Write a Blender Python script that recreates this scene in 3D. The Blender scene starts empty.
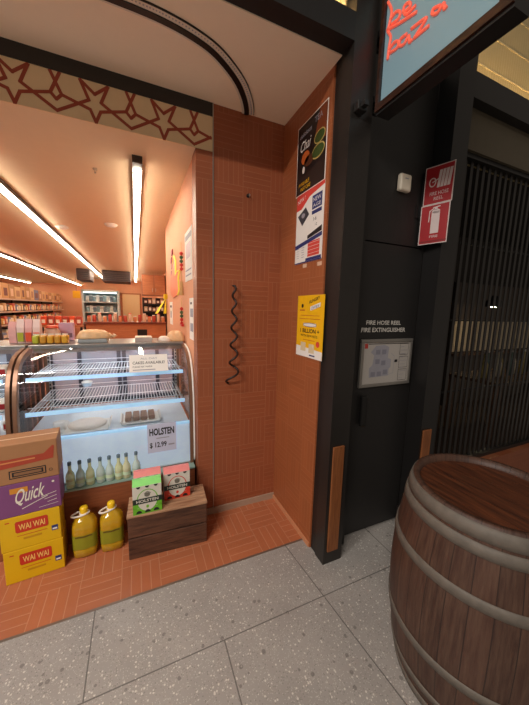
import bpy, bmesh, math, random
import numpy as np
from mathutils import Vector, Matrix
random.seed(7)
SC = bpy.context.scene
COL = SC.collection
# ------------------------------------------------------------------ camera maths
F_PX, YAW, PITCH, ROLL, CAM_Z = 290.937, .41677, .14611, .02493, 1.5
def cam_axes():
    f = Vector((math.sin(YAW)*math.cos(PITCH), math.cos(YAW)*math.cos(PITCH), -math.sin(PITCH)))
    r = Vector((math.cos(YAW), -math.sin(YAW), 0)); u = r.cross(f)
    r2 = r*math.cos(ROLL) + u*math.sin(ROLL)
    return r2, r2.cross(f), f
CR, CU, CF = cam_axes()
def at(px, py, x=None, y=None, z=None):
    d = CR*(px-264.5) - CU*(py-352.5) + CF*F_PX
    o = Vector((0, 0, CAM_Z))
    if x is not None: t = (x-o.x)/d.x
    elif y is not None: t = (y-o.y)/d.y
    else: t = (z-o.z)/d.z
    return o + d*t
cam_d = bpy.data.cameras.new('camera'); cam = bpy.data.objects.new('camera', cam_d); COL.objects.link(cam)
m = Matrix((CR, CU, -CF)).transposed().to_4x4(); m.translation = (0, 0, CAM_Z); cam.matrix_world = m
cam_d.sensor_fit = 'VERTICAL'; cam_d.sensor_height = 36; cam_d.lens = F_PX/705*36
cam_d.clip_start = .02; cam_d.clip_end = 80
SC.camera = cam

# ------------------------------------------------------------------ materials
def lin(c):
    if isinstance(c, str):
        c = [int(c[i:i+2], 16)/255 for i in (0, 2, 4)]
    return tuple(((v/12.92) if v <= .04045 else ((v+.055)/1.055)**2.4) for v in c)
def nn(nt, t, **k):
    n = nt.nodes.new(t)
    for a, b in k.items():
        setattr(n, a, b)
    return n
def mth(nt, op, a, b=None, c=None):
    n = nt.nodes.new('ShaderNodeMath'); n.operation = op
    for i, v in enumerate((a, b, c)):
        if v is None: continue
        if isinstance(v, (int, float)): n.inputs[i].default_value = v
        else: nt.links.new(v, n.inputs[i])
    return n.outputs[0]
def mixc(nt, f, a, b):
    n = nt.nodes.new('ShaderNodeMix'); n.data_type = 'RGBA'
    for s, v in ((n.inputs[0], f), (n.inputs[6], a), (n.inputs[7], b)):
        if isinstance(v, (int, float)): s.default_value = v
        elif isinstance(v, tuple): s.default_value = (*v[:3], 1)
        else: nt.links.new(v, s)
    return n.outputs[2]
MC = {}
def mat(name, col, rough=.5, metal=0., var=.12, scale=18., bump=0., emit=0., ecol=None, trans=0., spec=None, coat=0., sss=0.):
    if name in MC: return MC[name]
    M = bpy.data.materials.new(name); M.use_nodes = True; nt = M.node_tree
    b = nt.nodes['Principled BSDF']; c = lin(col)
    tc = nn(nt, 'ShaderNodeTexCoord'); no = nn(nt, 'ShaderNodeTexNoise')
    no.inputs['Scale'].default_value = scale; no.inputs['Detail'].default_value = 4
    nt.links.new(tc.outputs['Object'], no.inputs['Vector'])
    lo = tuple(v*(1-var) for v in c); hi = tuple(min(1, v*(1+var)) for v in c)
    cc = mixc(nt, no.outputs['Fac'], lo, hi)
    nt.links.new(cc, b.inputs['Base Color'])
    b.inputs['Roughness'].default_value = rough; b.inputs['Metallic'].default_value = metal
    if spec is not None: b.inputs['Specular IOR Level'].default_value = spec
    if trans: b.inputs['Transmission Weight'].default_value = trans
    if coat: b.inputs['Coat Weight'].default_value = coat
    if sss:
        b.inputs['Subsurface Weight'].default_value = sss; b.inputs['Subsurface Radius'].default_value = (.02, .015, .01)
    if emit:
        b.inputs['Emission Color'].default_value = (*lin(ecol or col), 1); b.inputs['Emission Strength'].default_value = emit
    if bump:
        bp = nn(nt, 'ShaderNodeBump'); bp.inputs['Strength'].default_value = bump; bp.inputs['Distance'].default_value = .01
        nt.links.new(no.outputs['Fac'], bp.inputs['Height']); nt.links.new(bp.outputs['Normal'], b.inputs['Normal'])
    MC[name] = M; return M
def glass_mat(name, tint=(1, 1, 1), rough=.02, ior=1.45):
    M = bpy.data.materials.new(name); M.use_nodes = True; nt = M.node_tree; nt.nodes.clear()
    o = nn(nt, 'ShaderNodeOutputMaterial'); mx = nn(nt, 'ShaderNodeMixShader'); fr = nn(nt, 'ShaderNodeFresnel')
    t = nn(nt, 'ShaderNodeBsdfTransparent'); g = nn(nt, 'ShaderNodeBsdfGlossy')
    fr.inputs['IOR'].default_value = ior; t.inputs['Color'].default_value = (*tint, 1); g.inputs['Roughness'].default_value = rough
    nt.links.new(fr.outputs[0], mx.inputs[0]); nt.links.new(t.outputs[0], mx.inputs[1]); nt.links.new(g.outputs[0], mx.inputs[2])
    nt.links.new(mx.outputs[0], o.inputs['Surface'])
    return M
def tile_mat(name, ua, va, uo, vo, parity, col='9c5535', line='c08866', block=.2, n=6, line_amt=.3):
    M = bpy.data.materials.new(name); M.use_nodes = True; nt = M.node_tree; b = nt.nodes['Principled BSDF']
    g = nn(nt, 'ShaderNodeNewGeometry'); sp = nn(nt, 'ShaderNodeSeparateXYZ'); nt.links.new(g.outputs['Position'], sp.inputs[0])
    u = mth(nt, 'DIVIDE', mth(nt, 'SUBTRACT', sp.outputs[ua], uo), block)
    v = mth(nt, 'DIVIDE', mth(nt, 'SUBTRACT', sp.outputs[va], vo), block)
    par = mth(nt, 'FLOORED_MODULO', mth(nt, 'ADD', mth(nt, 'ADD', mth(nt, 'FLOOR', u), mth(nt, 'FLOOR', v)), parity), 2)
    w = mth(nt, 'ADD', mth(nt, 'MULTIPLY', u, par), mth(nt, 'MULTIPLY', v, mth(nt, 'SUBTRACT', 1, par)))   # strip coord
    s = mth(nt, 'MULTIPLY', w, n)
    def edge(x, t):      # 1 on a line of half width t around integers
        fr = mth(nt, 'FRACT', x); d = mth(nt, 'MINIMUM', fr, mth(nt, 'SUBTRACT', 1, fr))
        return mth(nt, 'LESS_THAN', d, t)
    e = mth(nt, 'MAXIMUM', edge(s, .05), mth(nt, 'MAXIMUM', edge(u, .009), edge(v, .009)))
    wn = nn(nt, 'ShaderNodeTexWhiteNoise'); wn.noise_dimensions = '3D'
    cb = nn(nt, 'ShaderNodeCombineXYZ')
    nt.links.new(mth(nt, 'FLOOR', s), cb.inputs[0]); nt.links.new(mth(nt, 'FLOOR', u), cb.inputs[1]); nt.links.new(mth(nt, 'FLOOR', v), cb.inputs[2])
    nt.links.new(cb.outputs[0], wn.inputs['Vector'])
    no = nn(nt, 'ShaderNodeTexNoise'); no.inputs['Scale'].default_value = 9; no.inputs['Detail'].default_value = 5
    nt.links.new(g.outputs['Position'], no.inputs['Vector'])
    c = lin(col)
    a = mixc(nt, wn.outputs['Value'], tuple(x*.93 for x in c), tuple(x*1.06 for x in c))
    a = mixc(nt, mth(nt, 'MULTIPLY', no.outputs['Fac'], .4), a, tuple(x*.8 for x in c))
    cc = mixc(nt, mth(nt, 'MULTIPLY', e, line_amt), a, lin(line))
    nt.links.new(cc, b.inputs['Base Color']); b.inputs['Roughness'].default_value = .42
    bp = nn(nt, 'ShaderNodeBump'); bp.inputs['Strength'].default_value = .25; bp.inputs['Distance'].default_value = .002; bp.invert = True
    nt.links.new(e, bp.inputs['Height']); nt.links.new(bp.outputs[0], b.inputs['Normal'])
    return M
def terrazzo_mat():
    M = bpy.data.materials.new('terrazzo'); M.use_nodes = True; nt = M.node_tree; b = nt.nodes['Principled BSDF']
    g = nn(nt, 'ShaderNodeNewGeometry'); sp = nn(nt, 'ShaderNodeSeparateXYZ'); nt.links.new(g.outputs['Position'], sp.inputs[0])
    base = lin('a19b95'); col = None
    no = nn(nt, 'ShaderNodeTexNoise'); no.inputs['Scale'].default_value = 5; no.inputs['Detail'].default_value = 6
    nt.links.new(g.outputs['Position'], no.inputs['Vector'])
    col = mixc(nt, no.outputs['Fac'], tuple(v*.78 for v in base), tuple(v*1.12 for v in base))
    for sc, thr, c, am in ((95, .86, 'e6e0d4', .6), (190, .72, 'cfc8bd', .5), (150, .82, '6b655f', .5), (45, .955, '4f4a46', .5)):
        vo = nn(nt, 'ShaderNodeTexVoronoi'); vo.inputs['Scale'].default_value = sc
        nt.links.new(g.outputs['Position'], vo.inputs['Vector'])
        s2 = nn(nt, 'ShaderNodeSeparateColor'); nt.links.new(vo.outputs['Color'], s2.inputs[0])
        f = mth(nt, 'MULTIPLY', mth(nt, 'GREATER_THAN', s2.outputs[0], thr), mth(nt, 'LESS_THAN', vo.outputs['Distance'], .38))
        col = mixc(nt, mth(nt, 'MULTIPLY', f, am), col, lin(c))
    x, y = sp.outputs[0], sp.outputs[1]
    xs = mth(nt, 'ADD', x, mth(nt, 'MULTIPLY', mth(nt, 'SUBTRACT', y, 1.09), .09))
    def ln(v, p, w=.0028): return mth(nt, 'LESS_THAN', mth(nt, 'ABSOLUTE', mth(nt, 'SUBTRACT', v, p)), w)
    up = mth(nt, 'GREATER_THAN', y, 1.09); dn = mth(nt, 'LESS_THAN', y, 1.09)
    j = mth(nt, 'MAXIMUM', ln(xs, .862), ln(y, 1.09))
    j = mth(nt, 'MAXIMUM', j, mth(nt, 'MULTIPLY', ln(x, -.238), up)); j = mth(nt, 'MAXIMUM', j, mth(nt, 'MULTIPLY', ln(x, .318), dn))
    j = mth(nt, 'MAXIMUM', j, mth(nt, 'MAXIMUM', ln(x, 1.42), ln(y, .53)))
    col = mixc(nt, mth(nt, 'MULTIPLY', j, .75), col, lin('4a4642'))
    nt.links.new(col, b.inputs['Base Color']); b.inputs['Roughness'].default_value = .42
    return M
def wood_mat(name, col, dark, scale=(3, 40, 3), rough=.55, bump=.15):
    M = bpy.data.materials.new(name); M.use_nodes = True; nt = M.node_tree; b = nt.nodes['Principled BSDF']
    tc = nn(nt, 'ShaderNodeTexCoord'); mp = nn(nt, 'ShaderNodeMapping'); mp.inputs['Scale'].default_value = scale
    no = nn(nt, 'ShaderNodeTexNoise'); no.inputs['Scale'].default_value = 1.6; no.inputs['Detail'].default_value = 7; no.inputs['Roughness'].default_value = .65
    nt.links.new(tc.outputs['Object'], mp.inputs[0]); nt.links.new(mp.outputs[0], no.inputs['Vector'])
    r = nn(nt, 'ShaderNodeValToRGB'); r.color_ramp.elements[0].position = .33; r.color_ramp.elements[1].position = .68
    r.color_ramp.elements[0].color = (*lin(dark), 1); r.color_ramp.elements[1].color = (*lin(col), 1)
    nt.links.new(no.outputs['Fac'], r.inputs[0]); nt.links.new(r.outputs[0], b.inputs['Base Color'])
    b.inputs['Roughness'].default_value = rough
    bp = nn(nt, 'ShaderNodeBump'); bp.inputs['Strength'].default_value = bump; bp.inputs['Distance'].default_value = .004
    nt.links.new(no.outputs['Fac'], bp.inputs['Height']); nt.links.new(bp.outputs[0], b.inputs['Normal'])
    return M

TERR = terrazzo_mat()
T_BACK = tile_mat('wall_tile_back', 0, 2, .475-.0, .895, 0)
T_SIDE = tile_mat('wall_tile_side', 1, 2, 1.938, .895, 0, col='a05a34')
T_FLOOR = tile_mat('floor_tile', 0, 1, .475, 1.47, 0, col='b46a46', line='d2a483', n=4, line_amt=.33)
SOFFIT = mat('soffit_paint', 'f9e2c6', .75, var=.02)
SHOPCEIL = mat('shop_ceiling_paint', 'e4c8a4', .8, var=.03)
SHOPWALL = mat('shop_wall_paint', 'e0a07c', .75, var=.04)
SHOPBACK = mat('shop_back_wall_paint', 'e6a882', .8, var=.05)
BLACKP = mat('black_painted_steel', '1a1817', .42, var=.1)
POSTM = mat('post_satin_metal', '3a3633', .36, metal=.55, var=.08)
DARKPAN = mat('dark_laminate', '1f1d1c', .5, var=.06)
BEAM = mat('dark_beam', '26221f', .45, var=.1)
CHAR = mat('black_plastic', '141313', .4)
WHITE = mat('white_plastic', 'eae6df', .45, var=.03)
PAPER = mat('white_paper', 'ece7e0', .6, var=.03)
PAPERG = mat('grey_print', '9b98a2', .6)
INK = mat('black_ink', '1b1a1c', .5)
NAVY = mat('navy_ink', '2a356e', .5)
RED = mat('red_print', 'a3151c', .45)
REDP = mat('red_poster_print', 'd8463a', .5)
YEL = mat('yellow_print', 'f2b80c', .5)
STEEL = mat('brushed_steel', 'b9b4ae', .3, metal=.9)
GSTEEL = mat('galvanized_hoop', '675f56', .62, metal=.2, var=.35, scale=30, bump=.1)
GLASS = glass_mat('clear_glass')
DOORGL = glass_mat('sliding_glass', (.86, .9, .93), .05)
def _painted_reflection():
    nt = DOORGL.node_tree; o = [n for n in nt.nodes if n.type == 'OUTPUT_MATERIAL'][0]; src = o.inputs['Surface'].links[0].from_socket
    mx = nn(nt, 'ShaderNodeMixShader'); d = nn(nt, 'ShaderNodeBsdfDiffuse'); d.inputs['Color'].default_value = (*lin('b4bfca'), 1); mx.inputs[0].default_value = .6  # blue-grey diffuse mixed in as the sliding doors' painted reflection
    nt.links.new(src, mx.inputs[1]); nt.links.new(d.outputs[0], mx.inputs[2]); nt.links.new(mx.outputs[0], o.inputs['Surface'])
_painted_reflection()

# ------------------------------------------------------------------ mesh builder
class MB:
    def __init__(s): s.v = []; s.f = []; s.mi = []; s.sm = []; s.mats = []
    def m(s, mt):
        if mt not in s.mats: s.mats.append(mt)
        return s.mats.index(mt)
    def add(s, vs, fs, mt, smooth=False):
        o = len(s.v); k = s.m(mt)
        s.v += [tuple(v) for v in vs]
        for f in fs:
            s.f.append([i+o for i in f]); s.mi.append(k); s.sm.append(smooth)
        return s
    def box(s, a, b, mt, rz=0., bev=0., rot=None, seg=2):
        a = Vector(a); b = Vector(b); c = (a+b)/2; h = [abs(x)/2 for x in (b-a)]
        bm = bmesh.new(); bmesh.ops.create_cube(bm, size=1)
        for v in bm.verts: v.co = Vector((v.co.x*2*h[0], v.co.y*2*h[1], v.co.z*2*h[2]))
        if bev: bmesh.ops.bevel(bm, geom=list(bm.edges), offset=min(bev, min(h)*.95), segments=seg, affect='EDGES', profile=.5)
        R = rot if rot is not None else Matrix.Rotation(rz, 3, 'Z')
        bm.verts.index_update()
        s.add([R @ v.co + c for v in bm.verts], [[v.index for v in f.verts] for f in bm.faces], mt)
        bm.free(); return s
    def tube(s, pts, r, mt, n=8, closed=False, caps=True):
        pts = [Vector(p) for p in pts]; k = len(pts); vs = []; fs = []; prev = None
        rs = r if isinstance(r, (list, tuple)) else [r]*k
        for i, p in enumerate(pts):
            if closed: t = pts[(i+1) % k]-pts[i-1]
            else: t = pts[min(i+1, k-1)]-pts[max(i-1, 0)]
            t.normalize()
            if prev is None:
                prev = t.orthogonal().normalized()
            prev = (prev - t*prev.dot(t)).normalized(); q = t.cross(prev)
            for j in range(n):
                an = 2*math.pi*j/n; vs.append(p + (prev*math.cos(an)+q*math.sin(an))*rs[i])
        for i in range(k if closed else k-1):
            for j in range(n):
                a = i*n+j; b = i*n+(j+1) % n; c = ((i+1) % k)*n+(j+1) % n; d = ((i+1) % k)*n+j
                fs.append([a, b, c, d])
        if caps and not closed:
            fs.append(list(range(n))[::-1]); fs.append([(k-1)*n+j for j in range(n)])
        return s.add(vs, fs, mt, True)
    def lathe(s, prof, c, mt, n=28, sx=1., sy=1., smooth=True, cap=True):
        vs = []; fs = []
        for r, z in prof:
            for j in range(n):
                a = 2*math.pi*j/n; vs.append((c[0]+r*math.cos(a)*sx, c[1]+r*math.sin(a)*sy, c[2]+z))
        for i in range(len(prof)-1):
            for j in range(n): fs.append([i*n+j, i*n+(j+1) % n, (i+1)*n+(j+1) % n, (i+1)*n+j])
        s.add(vs, fs, mt, smooth)
        if cap:
            k = len(prof)-1
            s.add(vs[:n], [list(range(n))[::-1]], mt); s.add(vs[k*n:], [list(range(n))], mt)
        return s
    def extrude(s, poly, fn, d0, d1, mt, smooth=False):      # poly 2D; fn(a, b, d) -> point
        n = len(poly)
        vs = [fn(a, b, d0) for a, b in poly]+[fn(a, b, d1) for a, b in poly]
        s.add(vs, [[i, (i+1) % n, n+(i+1) % n, n+i] for i in range(n)], mt, smooth)
        s.add(vs, [list(range(n))[::-1], list(range(n, 2*n))], mt)
        return s
    def build(s, name, parent=None, kind=None):
        me = bpy.data.meshes.new(name)
        off = Vector((0, 0, 0))
        if parent is not None:
            off = Vector(parent.get('_base', (0, 0, 0)))
        me.from_pydata([tuple(Vector(v)-off) for v in s.v], [], s.f)
        for mt in s.mats: me.materials.append(mt)
        me.polygons.foreach_set('material_index', s.mi); me.polygons.foreach_set('use_smooth', s.sm)
        me.validate(); me.update()
        bm = bmesh.new(); bm.from_mesh(me); bmesh.ops.recalc_face_normals(bm, faces=bm.faces) if not getattr(s, 'keep', False) else None
        bm.to_mesh(me); bm.free()
        o = bpy.data.objects.new(name, me); COL.objects.link(o)
        if parent is not None:
            o.parent = parent; BASES[o.name] = off
        if kind: o['kind'] = kind
        return o
BASES = {}
class Root:                                   # an Empty at the thing's base; its parts are given in world coordinates
    pass
def thing(name, label, cat, loc, group=None):
    o = bpy.data.objects.new(name, None); COL.objects.link(o); o.location = loc; o.empty_display_size = .05
    o['label'] = label; o['category'] = cat
    if group: o['group'] = group
    BASES[o.name] = Vector(loc)
    return o
def part(mb, name, parent, label=None):
    off = BASES[parent.name]
    mb.v = [tuple(Vector(v)-off) for v in mb.v]
    o = mb.build(name); o.parent = parent; BASES[o.name] = off
    if label: o['label'] = label
    return o
def tag(o, label, cat, group=None):
    o['label'] = label; o['category'] = cat
    if group: o['group'] = group
    return o
def single(mb, name, label, cat, base, group=None):      # a thing that is one mesh, origin at its base
    off = Vector(base); mb.v = [tuple(Vector(v)-off) for v in mb.v]
    o = mb.build(name); o.location = off
    return tag(o, label, cat, group)
def struct(mb, name):
    o = mb.build(name); o['kind'] = 'structure'; return o
def dup(root, loc, label=None, group=None):
    r = root.copy(); COL.objects.link(r); r.location = loc
    if label: r['label'] = label
    if group: r['group'] = group
    for ch in list(root.children):
        c = ch.copy(); COL.objects.link(c); c.parent = r
        for g in ch.children:
            d = g.copy(); COL.objects.link(d); d.parent = c
    return r

# ------------------------------------------------------------------ print on flat things
TXT = {}
def text_geo(t, bold=0.):
    k = (t, bold)
    if k in TXT: return TXT[k]
    cu = bpy.data.curves.new('t', 'FONT'); cu.body = t; cu.size = 1; cu.offset = bold; cu.resolution_u = 3
    o = bpy.data.objects.new('t', cu); COL.objects.link(o)
    dg = bpy.context.evaluated_depsgraph_get(); dg.update()
    me = bpy.data.meshes.new_from_object(o.evaluated_get(dg))
    vs = [(v.co.x, v.co.y) for v in me.vertices]; fs = [list(p.vertices) for p in me.polygons]
    bpy.data.objects.remove(o); bpy.data.curves.remove(cu); bpy.data.meshes.remove(me)
    x0 = min(v[0] for v in vs); x1 = max(v[0] for v in vs); y0 = min(v[1] for v in vs); y1 = max(v[1] for v in vs)
    TXT[k] = ([((x-x0)/(x1-x0), (y-y0)/(y1-y0)) for x, y in vs], fs, (x1-x0)/(y1-y0)); return TXT[k]
class Plane:                                  # print surface: o = lower left corner, u right, v up, n towards the viewer
    def __init__(s, mb, o, u, v, step=.0004):
        s.mb = mb; s.o = Vector(o); s.u = Vector(u).normalized(); s.v = Vector(v).normalized(); s.n = s.u.cross(s.v).normalized(); s.st = step
    def pt(s, a, b, l): return s.o + s.u*a + s.v*b + s.n*(l*s.st)
    def poly(s, pts, mt, l=1):
        s.mb.add([s.pt(a, b, l) for a, b in pts], [list(range(len(pts)))], mt); return s
    def rect(s, a0, b0, a1, b1, mt, l=1): return s.poly([(a0, b0), (a1, b0), (a1, b1), (a0, b1)], mt, l)
    def ell(s, a, b, ra, rb, mt, l=1, n=20, t0=0, t1=360):
        return s.poly([(a+ra*math.cos(math.radians(t0+(t1-t0)*i/n)), b+rb*math.sin(math.radians(t0+(t1-t0)*i/n))) for i in range(n+(t1-t0 < 360))], mt, l)
    def ring(s, a, b, ra, rb, w, mt, l=1, n=24, t0=0, t1=360):
        P = [math.radians(t0+(t1-t0)*i/n) for i in range(n+1)]
        for p, q in zip(P, P[1:]):
            s.poly([(a+ra*math.cos(p), b+rb*math.sin(p)), (a+ra*math.cos(q), b+rb*math.sin(q)), (a+(ra-w)*math.cos(q), b+(rb-w)*math.sin(q)), (a+(ra-w)*math.cos(p), b+(rb-w)*math.sin(p))], mt, l)
    def line(s, pts, w, mt, l=1):
        s.k = getattr(s, 'k', 0)
        for (a, b), (c, d) in zip(pts, pts[1:]):
            L = math.hypot(c-a, d-b) or 1; x, y = -(d-b)/L*w/2, (c-a)/L*w/2; ex, ey = (c-a)/L*w*.3, (d-b)/L*w*.3
            s.k += 1; l_ = l+.07*(s.k % 9)
            s.poly([(a+x-ex, b+y-ey), (c+x+ex, d+y+ey), (c-x+ex, d-y+ey), (a-x-ex, b-y-ey)], mt, l_)
    def text(s, t, a, b, h, mt, w=None, l=2, bold=0., slope=0., shear=0., align='l'):
        vs, fs, asp = text_geo(t, bold); w = w or h*asp
        if align == 'c': a -= w/2
        s.mb.add([s.pt(a+x*w+y*h*shear, b+y*h+x*w*slope, l) for x, y in vs], fs, mt); return s
UX, UZ, UYN = (1, 0, 0), (0, 0, 1), (0, -1, 0)

# ================================================================== THE SETTING
BY = 1.938           # back of the entrance recess
WX = .965            # right wall of the recess
struct(MB().box((-3.5, -3.5, -.08), (4.6, 1.47, 0), TERR).box((.97, 1.47, -.08), (1.95, 1.60, 0), TERR), 'floor')
struct(MB().box((-5.6, 1.47, -.08), (.97, 16.6, 0), T_FLOOR), 'floor_shop')
struct(MB().box((-3.5, 1.462, 0), (.97, 1.474, .002), mat('metal_threshold', '8c7a6c', .4, metal=.6)), 'trim_1')
struct(MB().box((-3.5, 1.335, 2.73), (WX, BY+.12, 2.80), SOFFIT), 'ceiling')
struct(MB().box((-5.6, BY+.012, 2.46), (1.0, 16.6, 2.52), SHOPCEIL), 'ceiling_shop')
# tiled panel at the back of the recess, its narrow jamb strip and the trims
struct(MB().box((.478, BY, 0), (WX+.05, BY+.12, 2.73), T_BACK), 'wall_back')
struct(MB().box((.367, BY, 0), (.472, BY+.12, 2.458), T_BACK), 'wall_jamb')
struct(MB().box((.472, BY-.006, .02), (.478, BY+.1, 2.73), STEEL), 'trim_2')
struct(MB().box((.37, BY-.012, 0), (WX, BY, .045), mat('skirting_stone', 'a98e78', .6)), 'baseboard_back')
struct(MB().box((WX, 1.392, 0), (WX+.18, BY, 2.75), T_SIDE), 'wall_right')
struct(MB().box((WX-.008, 1.40, 0), (WX, BY-.012, .03), mat('skirting_tile', 'c98a63', .5)), 'baseboard_right')
struct(MB().box((.372, BY+.12, 0), (.44, 3.97, 2.46), SHOPWALL).box((.44, 3.9, 0), (.82, 3.97, 2.46), SHOPWALL), 'wall_shop_right')
struct(MB().box((.80, 3.97, 0), (.88, 12.7, 2.46), SHOPWALL), 'wall_shop_right_far')
struct(MB().box((-1.65, 12.6, 0), (.88, 12.7, 2.46), SHOPBACK), 'wall_shop_back')
struct(MB().box((-5.6, 16.5, 0), (-1.65, 16.6, 2.46), SHOPBACK).box((-1.72, 12.7, 0), (-1.65, 16.5, 2.46), SHOPBACK), 'wall_shop_back_far')
struct(MB().box((-5.6, 1.9, 0), (-5.5, 16.5, 2.46), SHOPWALL), 'wall_shop_left')
struct(MB().box((-3.5, BY+.14, 0), (-2.4, BY+.2, 2.46), SHOPWALL), 'wall_front_left')
# beam and frieze above the opening
struct(MB().box((-3.5, BY-.004, 2.656), (.472, BY+.012, 2.73), BEAM), 'beam')
TAN = mat('frieze_board', 'e6c79c', .6, var=.05); STRAP = mat('frieze_red_inlay', '9c3f26', .55)
fz = MB().box((-3.5, BY, 2.46), (.472, BY+.012, 2.656), TAN)
PL = Plane(fz, (0, BY-.0006, 2.558), UX, UZ)
for k in range(-9, 2):
    c = .188+.344*k
    for sgn in (1, -1):
        for ln_ in ([(-.064, .092), (-.028, .006), (-.172, -.082)], [(-.064, .092), (0, .04), (.001, .04)],
                    [(0, -.094), (-.024, -.038), (-.148, -.004), (-.192, .094)], [(-.148, -.004), (-.172, -.03)]):
            seg = [(c+sgn*a, b) for a, b in ln_]
            if all(a < .468 for a, b in seg): PL.line(seg, 0.0155, STRAP)
            else:
                cl = []
                for (a, b), (p, q) in zip(seg, seg[1:]):
                    if a > .462 and p > .462: continue
                    if a > .462: t = (.462-a)/(p-a); a, b = .462, b+(q-b)*t
                    elif p > .462: t = (.462-a)/(p-a); p, q = .462, b+(q-b)*t
                    PL.line([(a, b), (p, q)], 0.0155, STRAP)
struct(fz, 'frieze')
LINT = mat('lintel_black', '1d1b1a', .5)
# mall side: lintel, posts, cabinet wall, fascia
struct(MB().box((-3.5, 1.25, 2.735), (.968, 1.335, 2.85), LINT), 'lintel')
struct(MB().box((.968, 1.25, 0), (1.10, 1.335, 3.6), POSTM).box((.975, 1.335, 0), (1.19, 1.392, 3.6), BLACKP), 'post_1')
TIMB = wood_mat('orange_timber', '94592f', '74401f', (60, 60, 4))
struct(MB().box((.988, 1.238, .085), (1.064, 1.25, .745), TIMB, bev=.003), 'trim_3')
struct(MB().box((1.70, 1.25, 0), (1.84, 1.37, 3.6), BLACKP), 'post_2')
struct(MB().box((1.712, 1.238, .085), (1.79, 1.25, .735), TIMB, bev=.003), 'trim_4')
struct(MB().box((1.19, 1.39, 0), (1.70, 1.47, 2.9), DARKPAN).box((1.19, 1.372, 1.913), (1.70, 1.39, 2.9), DARKPAN), 'wall_cabinet')
struct(MB().box((1.84, 1.36, 2.56), (4.4, 1.46, 2.80), mat('olive_panel', '574e3e', .6)), 'wall_fascia')
struct(MB().box((1.84, 1.30, 2.80), (4.4, 1.50, 2.845), BLACKP).box((1.84, 1.33, 2.845), (4.4, 1.50, 2.955), BLACKP), 'trim_5')
def corr_mat():
    M = mat('gold_ribbed_panel', 'cdbb8e', .55, var=.04)
    return M
CORR = corr_mat()
def ribbed(x0, x1, y, z0, z1, name):
    mb = MB(); n = int((x1-x0)/.016); vs = []
    for i in range(n+1):
        vs += [(x0+i*.016, y-(.008 if i % 2 else 0), z0), (x0+i*.016, y-(.008 if i % 2 else 0), z1)]
    mb.add(vs, [[2*i, 2*i+2, 2*i+3, 2*i+1] for i in range(n)], CORR)
    mb.box((x0, y+.004, z0), (x1, y+.06, z1), CORR)
    for z in (z0+.72, z0+.95, z0+1.18): mb.box((x0, y-.011, z-.004), (x1, y+.004, z+.004), mat('panel_joint_strip', 'd8caa2', .5))
    struct(mb, name)
ribbed(1.84, 5.2, 1.78, 2.80, 4.4, 'wall_upper_right')
ribbed(-1.5, .967, 1.318, 2.852, 3.9, 'wall_upper_left')
EM_COVE = mat('cove_led', 'ffd596', .5, emit=28)
def cove(x0, x1, z, label, yc=1.62):
    t = thing('cove_light', label, 'light', ((x0+x1)/2, yc, z))
    part(MB().box((x0, yc-.015, z), (x1, yc+.02, z+.008), STEEL), 'channel', t)
    part(MB().box((x0+.01, yc-.01, z+.008), (x1-.01, yc+.015, z+.014), EM_COVE), 'diffuser', t)
struct(MB().box((1.84, 1.5, 2.80), (5.2, 1.66, 3.16), BLACKP), 'trim_6')
cove(1.9, 5.0, 3.16, 'hidden warm light strip washing the ribbed gold wall above the dark screen')
cove(-1.2, .96, 2.852, 'hidden warm light strip washing the gold wall above the shop lintel', 1.28)

# ------------------------------------------------------------------ curved rail on the entrance soffit
pts = [(-1.6, 1.512), (-.9, 1.512), (-.3, 1.512), (-.07, 1.512), (.06, 1.512), (.16, 1.518), (.27, 1.537), (.382, 1.575), (.482, 1.642), (.565, 1.719), (.632, 1.811), (.672, 1.885), (.69, 1.935)]
def smooth(P, n=4):
    P = [tuple(p) for p in P]
    out = []
    for i in range(len(P)-1):
        p0 = P[max(i-1, 0)]; p1 = P[i]; p2 = P[i+1]; p3 = P[min(i+2, len(P)-1)]
        for k in range(n):
            t = k/n
            out.append(tuple(.5*(2*b+(c-a)*t+(2*a-5*b+4*c-d)*t*t+(3*b-a-3*c+d)*t**3) for a, b, c, d in zip(p0, p1, p2, p3)))
    return out+[tuple(P[-1])]
def ribbon(mb, P, o0, o1, z0, z1, mt):
    vs = []; n = len(P)
    for i, p in enumerate(P):
        a = Vector(P[max(i-1, 0)]); b = Vector(P[min(i+1, n-1)]); t = (b-a).normalized(); nv = Vector((-t.y, t.x))
        for o in (o0, o1):
            q = Vector(p)+nv*o
            vs += [(q.x, min(q.y, BY), z0), (q.x, min(q.y, BY), z1)]
    fs = []
    for i in range(n-1):
        a = 4*i; b = a+4
        fs += [[a, b, b+1, a+1], [a+2, a+3, b+3, b+2], [a, a+2, b+2, b], [a+1, b+1, b+3, a+3]]
    fs += [[0, 1, 3, 2], [4*n-4, 4*n-2, 4*n-1, 4*n-3]]
    mb.add(vs, fs, mt)
SP = smooth(pts)
t = thing('curtain_rail', 'black curved track bending across the pale entrance ceiling to the tiled wall', 'rail', (-.3, 1.512, 2.70))
mb = MB(); ribbon(mb, SP, -.015, .015, 2.720, 2.73, CHAR); part(mb, 'track', t)
FL = mat('rail_flange', 'ddd0bd', .35, var=.05); mb = MB(); ribbon(mb, SP, -.044, -.015, 2.724, 2.73, FL)
for i in range(0, len(SP)-1):
    p = Vector(SP[i]); q = Vector(SP[i+1]); tn = (q-p).normalized(); nv = Vector((-tn.y, tn.x))
    for k in (0, .5):
        c = p+(q-p)*k-nv*.03
        if c.y < 1.92 and c.x > -.3: mb.box((c.x-.003, c.y-.003, 2.7232), (c.x+.003, c.y+.003, 2.7245), PAPERG)
part(mb, 'outer_flange', t, 'pale perforated edge strip')
mb = MB(); ribbon(mb, SP, .015, .03, 2.725, 2.73, FL); part(mb, 'inner_flange', t)
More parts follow.
